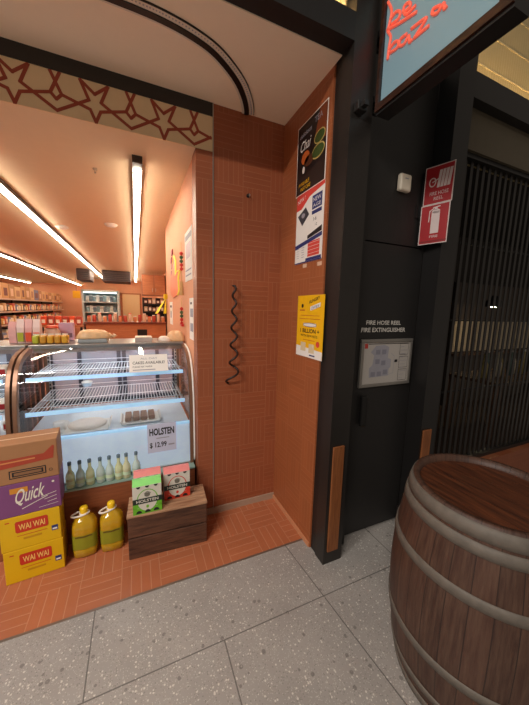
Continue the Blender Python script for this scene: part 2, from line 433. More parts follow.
mb = MB(); ribbon(mb, SP, -.047, -.044, 2.722, 2.73, CHAR); part(mb, 'edge_bead', t)

# ------------------------------------------------------------------ spiral and hook on the tile panel
mb = MB(); P = []
cx = .607
for i in range(141):
    k = i/140; a = k*6*2*math.pi; r = .010+.026*k**1.4
    z = 1.655-.675*(k**1.15)
    P.append((cx+r*math.sin(a)+(.0 if k < .9 else -.25*(k-.9)), BY-.046+r*.9*math.cos(a), z))
mb.tube(smooth(P, 1), .0075, mat('dark_wire', '2b1710', .5), n=7)
mb.tube([(cx, BY, 1.655), (cx, BY-.036, 1.655)], .004, MC['dark_wire'])
single(mb, 'spiral_wire', 'dark corkscrew wire hanging down the tiled entrance wall', 'wire', (cx, BY, .98))
mb = MB(); mb.lathe([(.012, 0), (.012, .004)], (0, 0, 0), INK, n=14)
R90 = Matrix.Rotation(math.radians(90), 3, 'X'); mb.v = [tuple(R90 @ Vector(v)+Vector((.71, BY-.001, 2.243))) for v in mb.v]
mb.tube([(.71, BY-.004, 2.246), (.71, BY-.03, 2.246), (.71, BY-.034, 2.238), (.71, BY-.026, 2.228)], .004, STEEL)
single(mb, 'wall_hook', 'small dark hook fixed high on the tiled entrance panel', 'hook', (.71, BY, 2.23))

# ------------------------------------------------------------------ posters on the right entrance wall (viewer's right = -Y)
px_ = WX-.001
BROWNP = mat('poster_brown_print', '5b3320', .5); ORP = mat('poster_orange_print', 'c2612a', .5); GRNP = mat('poster_leaf_print', '3d4f22', .5)
def poster(y0, z0, w, h, bg, name, label, fn):
    mb = MB(); mb.box((px_, y0-w, z0), (px_+.001, y0, z0+h), bg)
    fn(Plane(mb, (px_-.0002, y0, z0), UYN, UZ)); return single(mb, name, label, 'poster', (px_, y0, z0), )
def p_food(P):
    P.rect(0, 0, .315, .40, PAPER); P.rect(.006, .006, .309, .394, mat('poster_black_print', '1d1413', .45), 2)
    P.poly([(.19, .25), (.309, .22), (.309, .394), (.24, .394)], mat('poster_dark_orange', '7a3a1c', .5), 3)
    P.ell(.245, .25, .055, .035, mat('poster_plate_rim', 'b9a15c', .5), 4); P.ell(.245, .25, .048, .029, GRNP, 5)
    P.ell(.235, .18, .065, .038, MC['poster_plate_rim'], 4); P.ell(.235, .18, .058, .031, GRNP, 5)
    P.ell(.10, .20, .045, .035, ORP, 4); P.ell(.14, .17, .05, .03, BROWNP, 4); P.ell(.085, .135, .014, .02, PAPER, 5)
    P.poly([(.006, .006), (.309, .006), (.309, .12), (.006, .10)], mat('poster_dark_brown', '2b1d18', .5), 3)  # dark brown print across the foot of the poster
    P.text('delicious', .03, .325, .026, PAPERG, w=.13, l=6); P.text('TEA', .19, .34, .03, PAPERG, l=6)
    P.text('Chai', .035, .245, .055, PAPER, w=.11, l=6, shear=.3)
    P.text('AVAILABLE', .035, .05, .02, YEL, w=.12, l=6); P.text('INSTORE', .06, .02, .02, YEL, w=.11, l=6)
poster(1.742, 2.205, .315, .40, PAPER, 'poster', 'black food poster topmost on the orange entrance wall', p_food)
def p_phone(P):
    P.rect(0, 0, .30, .415, PAPER); 
    P.poly([(0, .325), (.06, .325), (.15, .375), (.30, .395), (.30, .415), (0, .415)], REDP, 2); P.text('NEW !', .015, .362, .022, PAPER, l=3, slope=.15)
    P.poly([(.02, .29), (.11, .325), (.15, .275), (.075, .225)], mat('poster_device_grey', '3a3c44', .4), 3); P.ell(.083, .283, .02, .014, PAPERG, 4)
    P.rect(.18, .29, .28, .365, NAVY, 3); P.text('NEW', .19, .33, .022, PAPER, w=.08, l=4); P.text('AGE', .19, .30, .018, PAPER, w=.08, l=4)
    P.rect(.18, .262, .28, .282, NAVY, 3); P.text('1-6', .20, .225, .02, INK, l=4); P.text('1.2', .22, .195, .014, INK, l=4)
    P.poly([(.14, .155), (.29, .185), (.29, .155), (.14, .135)], INK, 3)
    P.poly([(0, .115), (.295, .15), (.295, .128), (0, .09)], NAVY, 4)
    P.rect(.15, .03, .275, .115, REDP, 3)
    for k in range(4): P.rect(.15, .045+.02*k, .275, .047+.02*k, PAPER, 4)
    for k in range(5): P.rect(.02, .035+.014*k, .05, .037+.014*k, PAPERG, 4); P.rect(.08, .035+.014*k, .11, .038+.014*k, PAPERG, 4)
    P.rect(.13, .008, .295, .024, NAVY, 4); P.rect(0, 0, .30, .007, NAVY, 4)
poster(1.722, 1.792, .30, .410, PAPER, 'poster', 'white poster with red and blue panels hung below the black food poster', p_phone)
def p_bill(P):
    P.rect(0, 0, .293, .378, YEL); P.poly([(0, 0), (.293, 0), (.293, .05), (0, .065)], PAPER, 2)
    P.ell(.06, .315, .012, .012, INK, 3); P.rect(.03, .285, .09, .292, ORP, 3)
    P.text('HUNGRY', .135, .325, .02, INK, w=.11, l=3, slope=.25, bold=.02); P.poly([(.15, .285), (.255, .31), (.255, .335), (.15, .31)], PAPER, 3); P.text('OFFER', .16, .29, .017, NAVY, w=.085, l=4, slope=.2)
    P.rect(.04, .255, .25, .258, ORP, 3); P.rect(.03, .235, .26, .238, ORP, 3)
    P.rect(.08, .19, .22, .21, PAPER, 3); P.ring(.15, .2, .075, .013, .003, NAVY, 4)
    P.text('1 BILLION +', .045, .15, .026, INK, w=.21, l=3, bold=.02); P.text('WITH REWARDS', .05, .125, .015, INK, w=.19, l=3)
    P.rect(.08, .105, .21, .108, ORP, 3); P.ell(.245, .09, .018, .018, REDP, 4)
    P.rect(.055, .035, .115, .09, mat('poster_card_print', 'd9c7a0', .5), 3); P.rect(.15, .03, .21, .085, MC['poster_card_print'], 3); P.rect(.16, .012, .22, .02, NAVY, 4)
poster(1.66, 1.215, .293, .378, YEL, 'poster', 'yellow poster reading 1 billion + lowest on the orange entrance wall', p_bill)
TAPE = mat('paper_tape', 'd9b59a', .6)
for y, z in ((1.60, 1.775), (1.44, 1.768)):
    single(MB().box((px_+.0004, y-.022, z-.012), (WX, y+.022, z+.010), TAPE), 'tape_piece', 'scrap of pale tape stuck just under the white poster, ' + ('nearer its middle' if y > 1.5 else 'under its right corner'), 'tape', (px_, y, z-.012), 'tape scraps on the entrance wall')

# ------------------------------------------------------------------ fire cabinet door, board, sign, sensor
t = thing('cabinet_door', 'dark fire hose cabinet door lettered FIRE HOSE REEL beside the post', 'door', (1.445, 1.385, .06))
part(MB().box((1.196, 1.37, .02), (1.697, 1.389, 1.905), DARKPAN, bev=.002), 'door_panel', t)
mb = MB(); mb.box((1.262, 1.342, .79), (1.302, 1.36, .985), CHAR, bev=.006).box((1.272, 1.355, .80), (1.292, 1.372, .82), CHAR).box((1.272, 1.355, .955), (1.292, 1.372, .975), CHAR)
part(mb, 'handle', t)
mb = MB(); LET = mat('white_vinyl_lettering', 'd8d3cb', .5); P = Plane(mb, (1.24, 1.3692, 1.38), UX, UZ)
P.text('FIRE HOSE REEL', .035, .045, .026, LET, w=.285, l=0, bold=.015); P.text('FIRE EXTINGUISHER', 0, 0, .027, LET, w=.365, l=0, bold=.015)
part(mb, 'lettering', t, 'white capital lettering')
t = thing('evacuation_plan', 'silver framed evacuation plan board on the dark fire cabinet door', 'notice board', (1.45, 1.37, 1.035))
x0, x1, z0, z1 = 1.238, 1.668, 1.035, 1.337
mb = MB(); fw = .02
SILV = mat('aluminium_frame', '96918a', .35, metal=.6)
for a, b in (((x0, z0), (x1, z0+fw)), ((x0, z1-fw), (x1, z1)), ((x0, z0+fw), (x0+fw, z1-fw)), ((x1-fw, z0+fw), (x1, z1-fw))):
    mb.box((a[0], 1.352, a[1]), (b[0], 1.3695, b[1]), SILV, bev=.003)
part(mb, 'frame', t)
PLAN = mat('plan_sheet', 'b3aca5', .5, var=.03); PLG = mat('plan_grey', '9a98a0', .5)
mb = MB().box((x0+fw, 1.36, z0+fw), (x1-fw, 1.364, z1-fw), PLAN); P = Plane(mb, (x0+fw, 1.3597, z0+fw), UX, UZ)
P.rect(.01, .225, .035, .255, mat('plan_red', 'b23a32', .5)); P.rect(.04, .25, .38, .254, INK)
P.poly([(.06, .04), (.22, .045), (.22, .09), (.235, .10), (.235, .15), (.205, .16), (.21, .23), (.17, .245), (.10, .24), (.06, .20), (.09, .18), (.08, .12), (.055, .10)], PLG)
for a, b in ((.09, .06), (.14, .06), (.19, .07), (.12, .14), (.17, .13), (.12, .2), (.17, .2)): P.rect(a-.018, b-.015, a+.018, b+.015, mat('plan_grey_dark', '83818c', .5), 2)
P.line([(.22, .05), (.26, .06), (.26, .17), (.23, .19)], .003, PLG); P.rect(.265, .13, .29, .147, INK, 2)
for b in (.17, .085, .0): P.line([(.305, b+.008), (.38, b+.008), (.38, b+.08), (.305, b+.08), (.305, b+.008)], .0022, INK, 2)
for k in range(10): P.rect(.312, .022+.023*k, .312+.03+.03*(k*7 % 3)/2, .0245+.023*k, PAPERG, 3)
part(mb, 'plan_sheet', t)
t = thing('wall_sensor', 'small cream sensor box high on the dark wall left of the red signs', 'sensor', (1.468, 1.372, 2.205))
part(MB().box((1.425, 1.338, 2.205), (1.512, 1.372, 2.30), mat('cream_plastic', 'd9cdb9', .45), bev=.012, seg=3), 'housing', t)
part(MB().box((1.455, 1.3365, 2.27), (1.482, 1.340, 2.275), PAPERG), 'vent_slot', t)
# red signs on the left cheek of the second post
u = Vector((.05, -.16, 0)).normalized()
def red_sign(o, w, h, label, fn):
    mb = MB(); P = Plane(mb, o, u, UZ, .0006); n = P.n; back = [P.pt(a, b, -5) for a, b in ((0, 0), (w, 0), (w, h), (0, h))]; fr = [P.pt(a, b, 0) for a, b in ((0, 0), (w, 0), (w, h), (0, h))]
    mb.add(back+fr, [[3, 2, 1, 0], [4, 5, 6, 7], [0, 1, 5, 4], [1, 2, 6, 5], [2, 3, 7, 6], [3, 0, 4, 7]], mat('red_sign_white_edge', 'd2c0bb', .5))
    P.rect(.005, .005, w-.005, h-.005, RED, 1); fn(P, w, h); return single(mb, 'fire_sign', label, 'sign', o, 'red fire equipment signs')
SW = mat('sign_white_print', 'd8c4c0', .5)
def s_hose(P, w, h):
    for k in range(4): P.poly([(.07+.018*k, .09), (.085+.018*k, .09), (.095+.018*k, .185), (.08+.018*k, .185)], SW, 2)
    P.ring(.045, .125, .02, .026, .006, SW, 2); P.line([(.045, .125), (.08, .14)], .006, SW, 2)
    P.text('FIRE HOSE', .035, .05, .02, SW, w=.10, l=2); P.text('REEL', .06, .022, .018, SW, w=.05, l=2)
def s_ext(P, w, h):
    P.rect(.062, .06, .108, .185, SW, 2); P.ell(.085, .185, .023, .012, SW, 2); P.rect(.077, .19, .093, .205, SW, 2); P.line([(.07, .205), (.105, .21)], .007, SW, 2); P.line([(.07, .2), (.052, .19), (.05, .13)], .005, SW, 2)
    P.text('FIRE', .062, .035, .014, SW, w=.045, l=2); P.rect(.012, .012, .155, .02, mat('red_sign_dark', '7e1717', .5), 2)
oo = Vector((1.625, 1.352, 1.918))
red_sign(oo, .158, .226, 'red fire extinguisher sign hanging below the hose reel sign', s_ext)
red_sign(oo+Vector((.006, -.002, .228)), .158, .215, 'red fire hose reel sign, upper of two on the dark post', s_hose)
single(MB().box((1.60, 1.37, 2.08), (1.70, 1.366, 2.16), CHAR).box((1.63, 1.352, 1.93), (1.70, 1.366, 2.34), CHAR), 'sign_bracket', 'black bracket plate carrying the two red fire signs off the post', 'bracket', (1.66, 1.36, 1.93))

# ------------------------------------------------------------------ projecting light box sign
SF = mat('lightbox_face', '7c98a2', .35, var=.02, emit=.16, ecol='7fa0ac'); CORAL = mat('coral_lettering', 'f2664e', .4, emit=.35, ecol='f0654f')
t = thing('shop_sign', 'projecting blue light box sign with coral script lettering overhead', 'sign', (1.14, .94, 2.44))
x0, x1, y0, y1, z0, z1 = 1.10, 1.185, .655, 1.228, 2.445, 3.06; fr_ = .042
WF = wood_mat('sign_frame_wood', '4a2a1c', '23130d', (30, 6, 30), .35)
mb = MB()
for q0, q1 in (((y0, z0), (y1, z0+fr_)), ((y0, z1-fr_), (y1, z1)), ((y1-fr_*.4, z0+fr_), (y1, z1-fr_)), ((y0, z0+fr_), (y0+fr_, z1-fr_))):
    mb.box((x0+.004, q0[0], q0[1]), (x1, q1[0], q1[1]), LINT)
    mb.box((x0-.006, q0[0], q0[1]+(.012 if q0[1] == z0 else 0)), (x0+.004, q1[0], q1[1]), WF)
part(mb, 'frame', t)
part(MB().box((x0+.012, y0+fr_, z0+fr_), (x1-.008, y1-fr_*.4, z1-fr_), SF), 'face_panel', t, 'pale blue lit face')
mb = MB()
def stroke(P, r=.0062):
    Q = [at(370+a/4.07, b/4.07, x=x0+.008) for a, b in P]
    mb.tube(smooth([tuple(q) for q in Q], 4), r, CORAL, n=8)
for S in ([(72, 128), (84, 150), (78, 190), (72, 242)], [(76, 205), (100, 172), (116, 170), (110, 195), (80, 215)], [(150, 138), (124, 160), (120, 186), (140, 178), (158, 145), (160, 172), (172, 160)],
          [(168, 118), (222, 76), (225, 84), (184, 148), (186, 150), (240, 104)], [(285, 22), (258, 36), (254, 56), (275, 52), (300, 12), (302, 36), (314, 22)],
          [(70, 122), (130, 88), (190, 48)],
          [(74, 8), (88, 40), (84, 75), (74, 118)], [(80, 85), (104, 50), (122, 48), (116, 76), (84, 100)], [(140, 50), (164, 26), (160, 10), (142, 22), (136, 46), (150, 58), (186, 22)]):
    stroke(S)
part(mb, 'lettering', t, 'coral script lettering')
for z in (2.52, 2.80): mb = MB(); mb.box((1.11, 1.226, z), (1.16, 1.30, z+.03), BLACKP).box((1.095, 1.29, z-.02), (1.175, 1.305, z+.05), BLACKP); part(mb, 'bracket', t)
single(MB().box((.985, 1.215, 2.44), (1.04, 1.25, 2.48), LINT, bev=.004).box((1.0, 1.19, 2.45), (1.025, 1.215, 2.47), LINT), 'post_clamp', 'small black clamp on the front of the entrance post below the lit sign', 'clamp', (1.01, 1.25, 2.44))

# ------------------------------------------------------------------ slatted screen with the dark bar behind it
t = thing('slatted_screen', 'tall dark vertical slat screen closing the unlit shop on the right', 'screen', (3.0, 1.42, .30))
SL = mat('dark_slat', '262321', .4, metal=.3)
mb = MB(); x = 1.87
while x < 4.4:
    mb.extrude([(-.014, 0), (.014, 0), (.014, .006), (-.014, .006)], lambda a, b, d, x=x: (x+a, 1.405+b, d), .33, 2.53, SL); x += .066
part(mb, 'slat_panel', t)
part(MB().box((1.84, 1.38, .30), (4.4, 1.44, .33), CHAR), 'bottom_rail', t); part(MB().box((1.84, 1.38, 2.53), (4.4, 1.44, 2.56), CHAR), 'top_rail', t)
mb = MB()
for z in (.9, 1.45, 2.0): mb.box((1.85, 1.424, z), (4.4, 1.432, z+.012), CHAR)
part(mb, 'tie_rods', t)
struct(MB().box((1.84, 1.33, 0), (4.4, 1.46, .30), tile_mat('plinth_tile', 0, 2, 1.84, 0, 1, col='8c4a2b', line='a7714e')), 'plinth')
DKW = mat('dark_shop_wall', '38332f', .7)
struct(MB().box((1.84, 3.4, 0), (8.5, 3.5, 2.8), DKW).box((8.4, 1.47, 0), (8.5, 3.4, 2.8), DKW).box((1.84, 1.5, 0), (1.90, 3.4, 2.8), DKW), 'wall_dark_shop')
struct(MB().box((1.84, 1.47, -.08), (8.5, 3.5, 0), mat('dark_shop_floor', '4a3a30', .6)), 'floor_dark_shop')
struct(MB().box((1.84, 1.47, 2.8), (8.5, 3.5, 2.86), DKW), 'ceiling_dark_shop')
WB = wood_mat('dark_table_wood', '6b4a32', '3b2517', (4, 30, 4))
def table(c, w, d, h, label):
    t = thing('table', label, 'table', (c[0], c[1], 0))
    part(MB().box((c[0]-w/2, c[1]-d/2, h-.035), (c[0]+w/2, c[1]+d/2, h), WB, bev=.004), 'tabletop', t)
    for sx in (-1, 1):
        for sy in (-1, 1):
            part(MB().box((c[0]+sx*(w/2-.05)-.025, c[1]+sy*(d/2-.05)-.025, 0), (c[0]+sx*(w/2-.05)+.025, c[1]+sy*(d/2-.05)+.025, h-.035), WB), 'leg', t)
table((4.3, 2.15), 1.2, .6, .74, 'dark wooden table in the unlit shop behind the slat screen')
t = thing('display_cabinet', 'dim cabinet with pale panels against the wall behind the slat screen', 'cabinet', (5.6, 3.2, 0))
part(MB().box((4.6, 3.05, 0), (6.95, 3.38, 2.0), mat('cabinet_dark', '4a3f36', .6)), 'body', t)
for k in range(4): part(MB().box((4.65+.58*k, 3.035, .9), (5.1+.58*k, 3.05, 1.42), mat('cabinet_pane_pale', 'b9ab92', .5)), 'door', t)
part(MB().box((4.6, 2.95, .84), (6.95, 3.38, .88), WB), 'worktop', t)
for k in range(7):
    x = 3.85+.14*k; c = (x, 2.1+.05*(k % 2), .741)
    bt = thing('bar_bottle', 'dim bottle standing on the dark table behind the slat screen', 'bottle', c, 'bottles behind the slat screen')
    part(MB().lathe([(.035, 0), (.04, .01), (.04, .17), (.014, .23), (.014, .30)], c, mat('dim_bottle_'+str(k % 3), ('8a7a4a', '51615a', 'a59a86')[k % 3], .15), n=12), 'bottle_body', bt); part(MB().lathe([(.016, .30), (.016, .325)], c, STEEL, n=10), 'cap', bt)
t = thing('pendant_lamp', 'small dim pendant lamp glowing behind the slat screen', 'lamp', (4.7, 2.55, 1.62))
part(MB().lathe([(.10, 0), (.10, .08), (.03, .16)], (4.7, 2.55, 1.62), CHAR), 'shade', t); part(MB().tube([(4.7, 2.55, 1.77), (4.7, 2.55, 2.8)], .004, CHAR), 'cord', t)
part(MB().lathe([(.005, 0), (.04, .02), (.045, .05), (.02, .08)], (4.7, 2.55, 1.605), mat('lamp_bulb', 'ffe2b0', .5, emit=160)), 'bulb', t)

# ------------------------------------------------------------------ barrel
bc = (1.222, .588, 0); HB = .85
def rad(z): q = 2*z/HB-1; return .262+.055*(1-q*q)
def stave_mat():
    M = bpy.data.materials.new('barrel_staves'); M.use_nodes = True; nt = M.node_tree; b = nt.nodes['Principled BSDF']
    tc = nn(nt, 'ShaderNodeTexCoord'); sp = nn(nt, 'ShaderNodeSeparateXYZ'); nt.links.new(tc.outputs['Object'], sp.inputs[0])
    an = mth(nt, 'MULTIPLY', mth(nt, 'ARCTAN2', sp.outputs[1], sp.outputs[0]), 30/(2*math.pi))
    fr = mth(nt, 'FRACT', an); gap = mth(nt, 'LESS_THAN', mth(nt, 'MINIMUM', fr, mth(nt, 'SUBTRACT', 1, fr)), .025)
    wn = nn(nt, 'ShaderNodeTexWhiteNoise'); wn.noise_dimensions = '1D'; nt.links.new(mth(nt, 'FLOOR', an), wn.inputs['W'])
    cb = nn(nt, 'ShaderNodeCombineXYZ'); nt.links.new(mth(nt, 'MULTIPLY', an, 4.), cb.inputs[0]); nt.links.new(mth(nt, 'MULTIPLY', sp.outputs[2], 5.), cb.inputs[2])
    no = nn(nt, 'ShaderNodeTexNoise'); no.inputs['Scale'].default_value = 1.2; no.inputs['Detail'].default_value = 8; no.inputs['Roughness'].default_value = .68
    nt.links.new(cb.outputs[0], no.inputs['Vector'])
    c = mixc(nt, wn.outputs['Value'], lin('321c14'), lin('4a2e22'))
    r = nn(nt, 'ShaderNodeValToRGB'); r.color_ramp.elements[0].position = .38; r.color_ramp.elements[1].position = .72
    nt.links.new(no.outputs['Fac'], r.inputs[0]); sc = nn(nt, 'ShaderNodeSeparateColor'); nt.links.new(r.outputs[0], sc.inputs[0])
    c = mixc(nt, mth(nt, 'MULTIPLY', sc.outputs[0], .55), c, lin('7d614d'))
    n2 = nn(nt, 'ShaderNodeTexNoise'); n2.inputs['Scale'].default_value = 9; n2.inputs['Detail'].default_value = 5; nt.links.new(tc.outputs['Object'], n2.inputs['Vector'])
    c = mixc(nt, mth(nt, 'MULTIPLY', n2.outputs['Fac'], .7), c, lin('3a1f15'))
    c = mixc(nt, mth(nt, 'MULTIPLY', gap, .8), c, lin('20100a'))
    nt.links.new(c, b.inputs['Base Color']); b.inputs['Roughness'].default_value = .5
    bp = nn(nt, 'ShaderNodeBump'); bp.inputs['Strength'].default_value = .3; bp.inputs['Distance'].default_value = .004
    nt.links.new(mth(nt, 'SUBTRACT', no.outputs['Fac'], gap), bp.inputs['Height']); nt.links.new(bp.outputs[0], b.inputs['Normal'])
    return M
STV = stave_mat()
t = thing('wine_barrel', 'old dark wooden barrel with grey metal hoops standing on the terrazzo', 'barrel', bc)
N = 72
prof = [(rad(0)-.02, .0)]+[(rad(HB*i/24), HB*i/24) for i in range(25)]+[(rad(HB)-.018, HB+.001), (rad(HB)-.024, HB-.028)]
part(MB().lathe(prof, bc, STV, n=N, cap=False), 'staves', t)
HEADW = wood_mat('barrel_head_wood', '66371f', '2d160e', (36, 3.2, 3), .42)
mb = MB(); x = -.24; rh = rad(HB)-.022
while x < .24:
    xa, xb = max(x, -rh+.001), min(x+.078, rh-.001)
    pl = [(a, -math.sqrt(max(rh*rh-a*a, 0))) for a in np.linspace(xa, xb, 8)]+[(a, math.sqrt(max(rh*rh-a*a, 0))) for a in np.linspace(xb, xa, 8)]
    cs, sn = math.cos(.35), math.sin(.35)
    if xb > xa+.003: mb.extrude(pl, lambda a, b, d: (bc[0]+a*cs-b*sn, bc[1]+a*sn+b*cs, d), HB-.05, HB-.026, HEADW)
    x += .0805
part(mb, 'head', t, 'worn reddish brown plank top')
for k, (za, zb) in enumerate(((.797, .843), (.748, .787), (.585, .622), (.262, .298), (.09, .122), (.008, .05))):
    pr_ = [(rad(za)+.0005, za), (rad(za)+.0045, za+.001), (rad((za+zb)/2)+.005, (za+zb)/2), (rad(zb)+.0045, zb-.001), (rad(zb)+.0005, zb)]
    hp = part(MB().lathe(pr_, bc, GSTEEL, n=N, cap=False), 'hoop', t)
    mb = MB()
    for dz in (.3, .7):
        a = math.radians(252); z = za+(zb-za)*dz; r_ = rad(z)+.005; c = (bc[0]+r_*math.cos(a), bc[1]+r_*math.sin(a), z)
        mb.lathe([(.001, -.005), (.0055, -.004), (.007, 0), (.0055, .004), (.001, .005)], c, GSTEEL, n=10)
    part(mb, 'rivet', hp)

# ================================================================== FRONT OF THE SHOP
# ---- stack of cartons
ang = math.atan2(1.808-1.784, -.43+.692); CA = Matrix.Rotation(ang, 3, 'Z'); fr0 = Vector((-.43, 1.808, 0))
def carton(z0, z1, w, d, base, name, label, fn, dx=0.):
    mb = MB(); U = CA @ Vector((1, 0, 0)); V = CA @ Vector((0, 1, 0))
    o = fr0 + U*(dx-w); o.z = z0
    c = o+U*(w/2)+V*(d/2)+Vector((0, 0, (z1-z0)/2))
    mb.box(c-Vector((w/2, d/2, (z1-z0)/2-.001)), c+Vector((w/2, d/2, (z1-z0)/2-.001)), base, rot=CA, bev=.003)
    t = thing(name, label, 'box', c-Vector((0, 0, (z1-z0)/2)), 'stacked grocery cartons')
    part(mb, 'carton_body', t)
    mb = MB(); P = Plane(mb, o-V*.0006, U, UZ); fn(P, w, z1-z0); part(mb, 'printing', t)
    mb = MB(); o2 = o+Vector((0, 0, z1-z0+.0006)); P = Plane(mb, o2, U, V); P.rect(.0, d*.46, w, d*.54, mat('packing_tape', 'd8b28a', .3), 0); part(mb, 'tape', t)
WY = mat('noodle_carton_yellow', 'e0b108', .4, var=.05); WR = mat('carton_red_print', 'c8341c', .45); WP = mat('carton_purple', '7d4676', .5, var=.06)
BRN = mat('brown_cardboard', 'a5744c', .7, var=.08); OFFW = mat('carton_offwhite', 'e6dccd', .5)
def f_wai(P, w, h):
    x0 = w*.25
    P.poly([(x0+.006, h*.50), (x0+.136, h*.50), (x0+.142, h*.54), (x0+.142, h*.80), (x0+.136, h*.84), (x0+.006, h*.84), (x0, h*.80), (x0, h*.54)], WR, 1)
    P.text('WAI WAI', x0+.014, h*.57, h*.18, mat('carton_peach_lettering', 'f3c06a', .5), w=.114, l=2, bold=.02)
    P.rect(x0+.005, h*.40, x0+.135, h*.415, WR, 1); P.rect(x0+.03, h*.27, x0+.11, h*.33, mat('carton_ochre', 'c48d0c', .5), 1)
    P.rect(w*.84, h*.30, w*.95, h*.46, NAVY, 1); P.rect(w*.855, h*.33, w*.935, h*.38, PAPER, 2); P.rect(w*.1, h*.85, w*.17, h*.88, WR, 1)
def f_quick(P, w, h):
    P.text('Quick', w-.205, h*.28, h*.52, OFFW, w=.125, l=2, slope=.16, shear=.2, bold=.012); P.line([(w-.17, h*.2), (w-.06, h*.44)], .004, OFFW, 2)
    P.rect(w-.215, h*.70, w-.14, h*.86, mat('carton_gold_label', 'd28a2a', .5), 1)
    for k in range(3): P.line([(w-.085+.012*k, h*(.44-.1*k)), (w-.02, h*(.52-.12*k))], .003, OFFW, 2)
    P.ell(w-.03, h*.85, .006, .006, OFFW, 2); P.line([(w-.1, h*.12), (w-.015, h*.16)], .002, OFFW, 2)
def f_brown(P, w, h):
    rd = mat('carton_rust_print', 'a8402a', .55)
    P.poly([(0, h*.44), (w*.45, h*.42), (w-.02, h*.50), (w-.012, h*.82), (w-.02, h*.84), (w-.06, h*.66), (w*.5, h*.64), (0, h*.70)], rd, 1)
    P.rect(0, h*.72, w*.42, h*.90, mat('carton_maroon_print', '6e2a24', .55), 1); P.line([(w*.3, h*.55), (w-.1, h*.58)], .008, mat('carton_tan_print', 'd0824e', .5), 2)
    P.rect(w-.21, h*.13, w-.055, h*.34, INK, 1); P.rect(w-.205, h*.155, w-.06, h*.315, BRN, 2); P.rect(w-.198, h*.175, w-.067, h*.295, INK, 3)
    P.rect(w-.19, h*.20, w-.075, h*.27, mat('carton_dark_tan', '8a6040', .6), 4)
    P.ring(w-.035, h*.2, .008, .008, .002, INK, 2)
carton(0, .193, .262, .16, WY, 'carton', 'yellow noodle carton at the bottom of the stack on the floor', f_wai, .004)
carton(.193, .387, .262, .16, WY, 'carton', 'yellow noodle carton second from the bottom, under the purple box', f_wai, .0)
carton(.387, .572, .35, .16, WP, 'carton', 'purple carton with white script lettering under the brown box', f_quick, .012)
carton(.572, .786, .42, .17, BRN, 'carton', 'brown cardboard carton with red print on top of the stack', f_brown, .012)

# ---- oil bottles
OIL = mat('amber_oil', 'fcc42a', .1, var=.1, scale=9, trans=.5, coat=.3); HND = mat('white_handle', 'e9dfd2', .4); CAPY = mat('yellow_cap', 'f2c21a', .35); LABG = mat('olive_label', '8c8a1c', .5, var=.15)
def oil(c, rz, label):
    t = thing('oil_bottle', label, 'bottle', c, 'large cooking oil bottles')
    mb = MB(); n = 32; prof = [(.055, 0), (.066, .008), (.068, .05), (.064, .058), (.067, .07), (.067, .18), (.064, .205), (.048, .232), (.024, .252), (.02, .268)]
    mb.lathe(prof, (0, 0, 0), OIL, n=n)
    # squarer cross-section
    vs = []
    for x, y, z in mb.v:
        a = math.atan2(y, x); k = 1+.15*max(0, -math.cos(4*a))*(1 if z < .215 else .4 if z < .24 else 0); vs.append((c[0]+x*k, c[1]+y*k*.92, c[2]+z))
    mb.v = vs; part(mb, 'bottle_body', t)
    part(MB().lathe([(.021, .262), (.022, .27), (.022, .29), (.018, .298), (.006, .30)], c, CAPY, n=20), 'cap', t)
    part(MB().lathe([(.022, .254), (.026, .256), (.026, .262), (.022, .263)], c, HND, n=20), 'neck_ring', t)
    P = []
    for i in range(24):
        a = 2*math.pi*i/24; x = .052*math.cos(a)*(1.05 if math.cos(a) < 0 else .75); y = .024*math.sin(a)
        P.append((c[0]+x*math.cos(rz)-y*math.sin(rz)-.012, c[1]+x*math.sin(rz)+y*math.cos(rz), c[2]+.255+x*.06))
    part(MB().tube(P, .0055, HND, closed=True), 'handle', t, 'white carry loop')
    mb = MB(); vs = []; fs = []
    for i in range(13):
        a = math.radians(200+140*i/12); k = 1+.15*max(0, -math.cos(4*a)); r = .0688
        for z in (.06, .15): vs.append((c[0]+r*k*math.cos(a), c[1]+r*k*.92*math.sin(a), c[2]+z))
    fs = [[2*i, 2*i+2, 2*i+3, 2*i+1] for i in range(12)]; mb.add(vs, fs, LABG, True)
    vs2 = [(c[0]+(v[0]-c[0])*1.004, c[1]+(v[1]-c[1])*1.004, c[2]+(.137 if j % 2 == 0 else .146)) for j, v in enumerate(vs)][6:-6]
    mb.add(vs2, [[2*i, 2*i+2, 2*i+3, 2*i+1] for i in range(len(vs2)//2-1)], mat('label_brown_print', '5f4a12', .5), True)
    part(mb, 'label', t)
oil((-.330, 1.895, 0), .1, 'big amber cooking oil bottle next to the carton stack')
oil((-.183, 1.885, 0), .35, 'big amber cooking oil bottle next to the wooden crate')

# ---- wooden crate and beer packs
CW = wood_mat('crate_wood', '6b4530', '3b2216', (3, 40, 40), .65, .3)
cr = Matrix.Rotation(-.06, 3, 'Z'); cc = Vector((.147, 1.80, 0))
def cbox(mb, a, b, mt=None, bev=.003):
    a = Vector(a); b = Vector(b); c = (a+b)/2; h = (b-a)/2; c2 = cr @ c + cc
    mb.box(c2-h, c2+h, mt or CW, rot=cr, bev=bev); return mb
t = thing('wooden_crate', 'upturned brown wooden crate on the orange tiles carrying the beer packs', 'crate', tuple(cc))
W2, D2, HZ = .230, .098, .285
for z in ((.0, .134), (.142, .271)): part(cbox(MB(), (-W2, -D2, z[0]), (W2, -D2+.012, z[1])), 'side_plank', t)
for z in ((.0, .134), (.142, .271)): part(cbox(MB(), (-W2, D2-.012, z[0]), (W2, D2, z[1])), 'side_plank', t)
for s in (-1, 1): part(cbox(MB(), (s*W2 if s < 0 else W2-.014, -D2+.012, 0), (-W2+.014 if s < 0 else W2, D2-.012, .271)), 'end_panel', t)
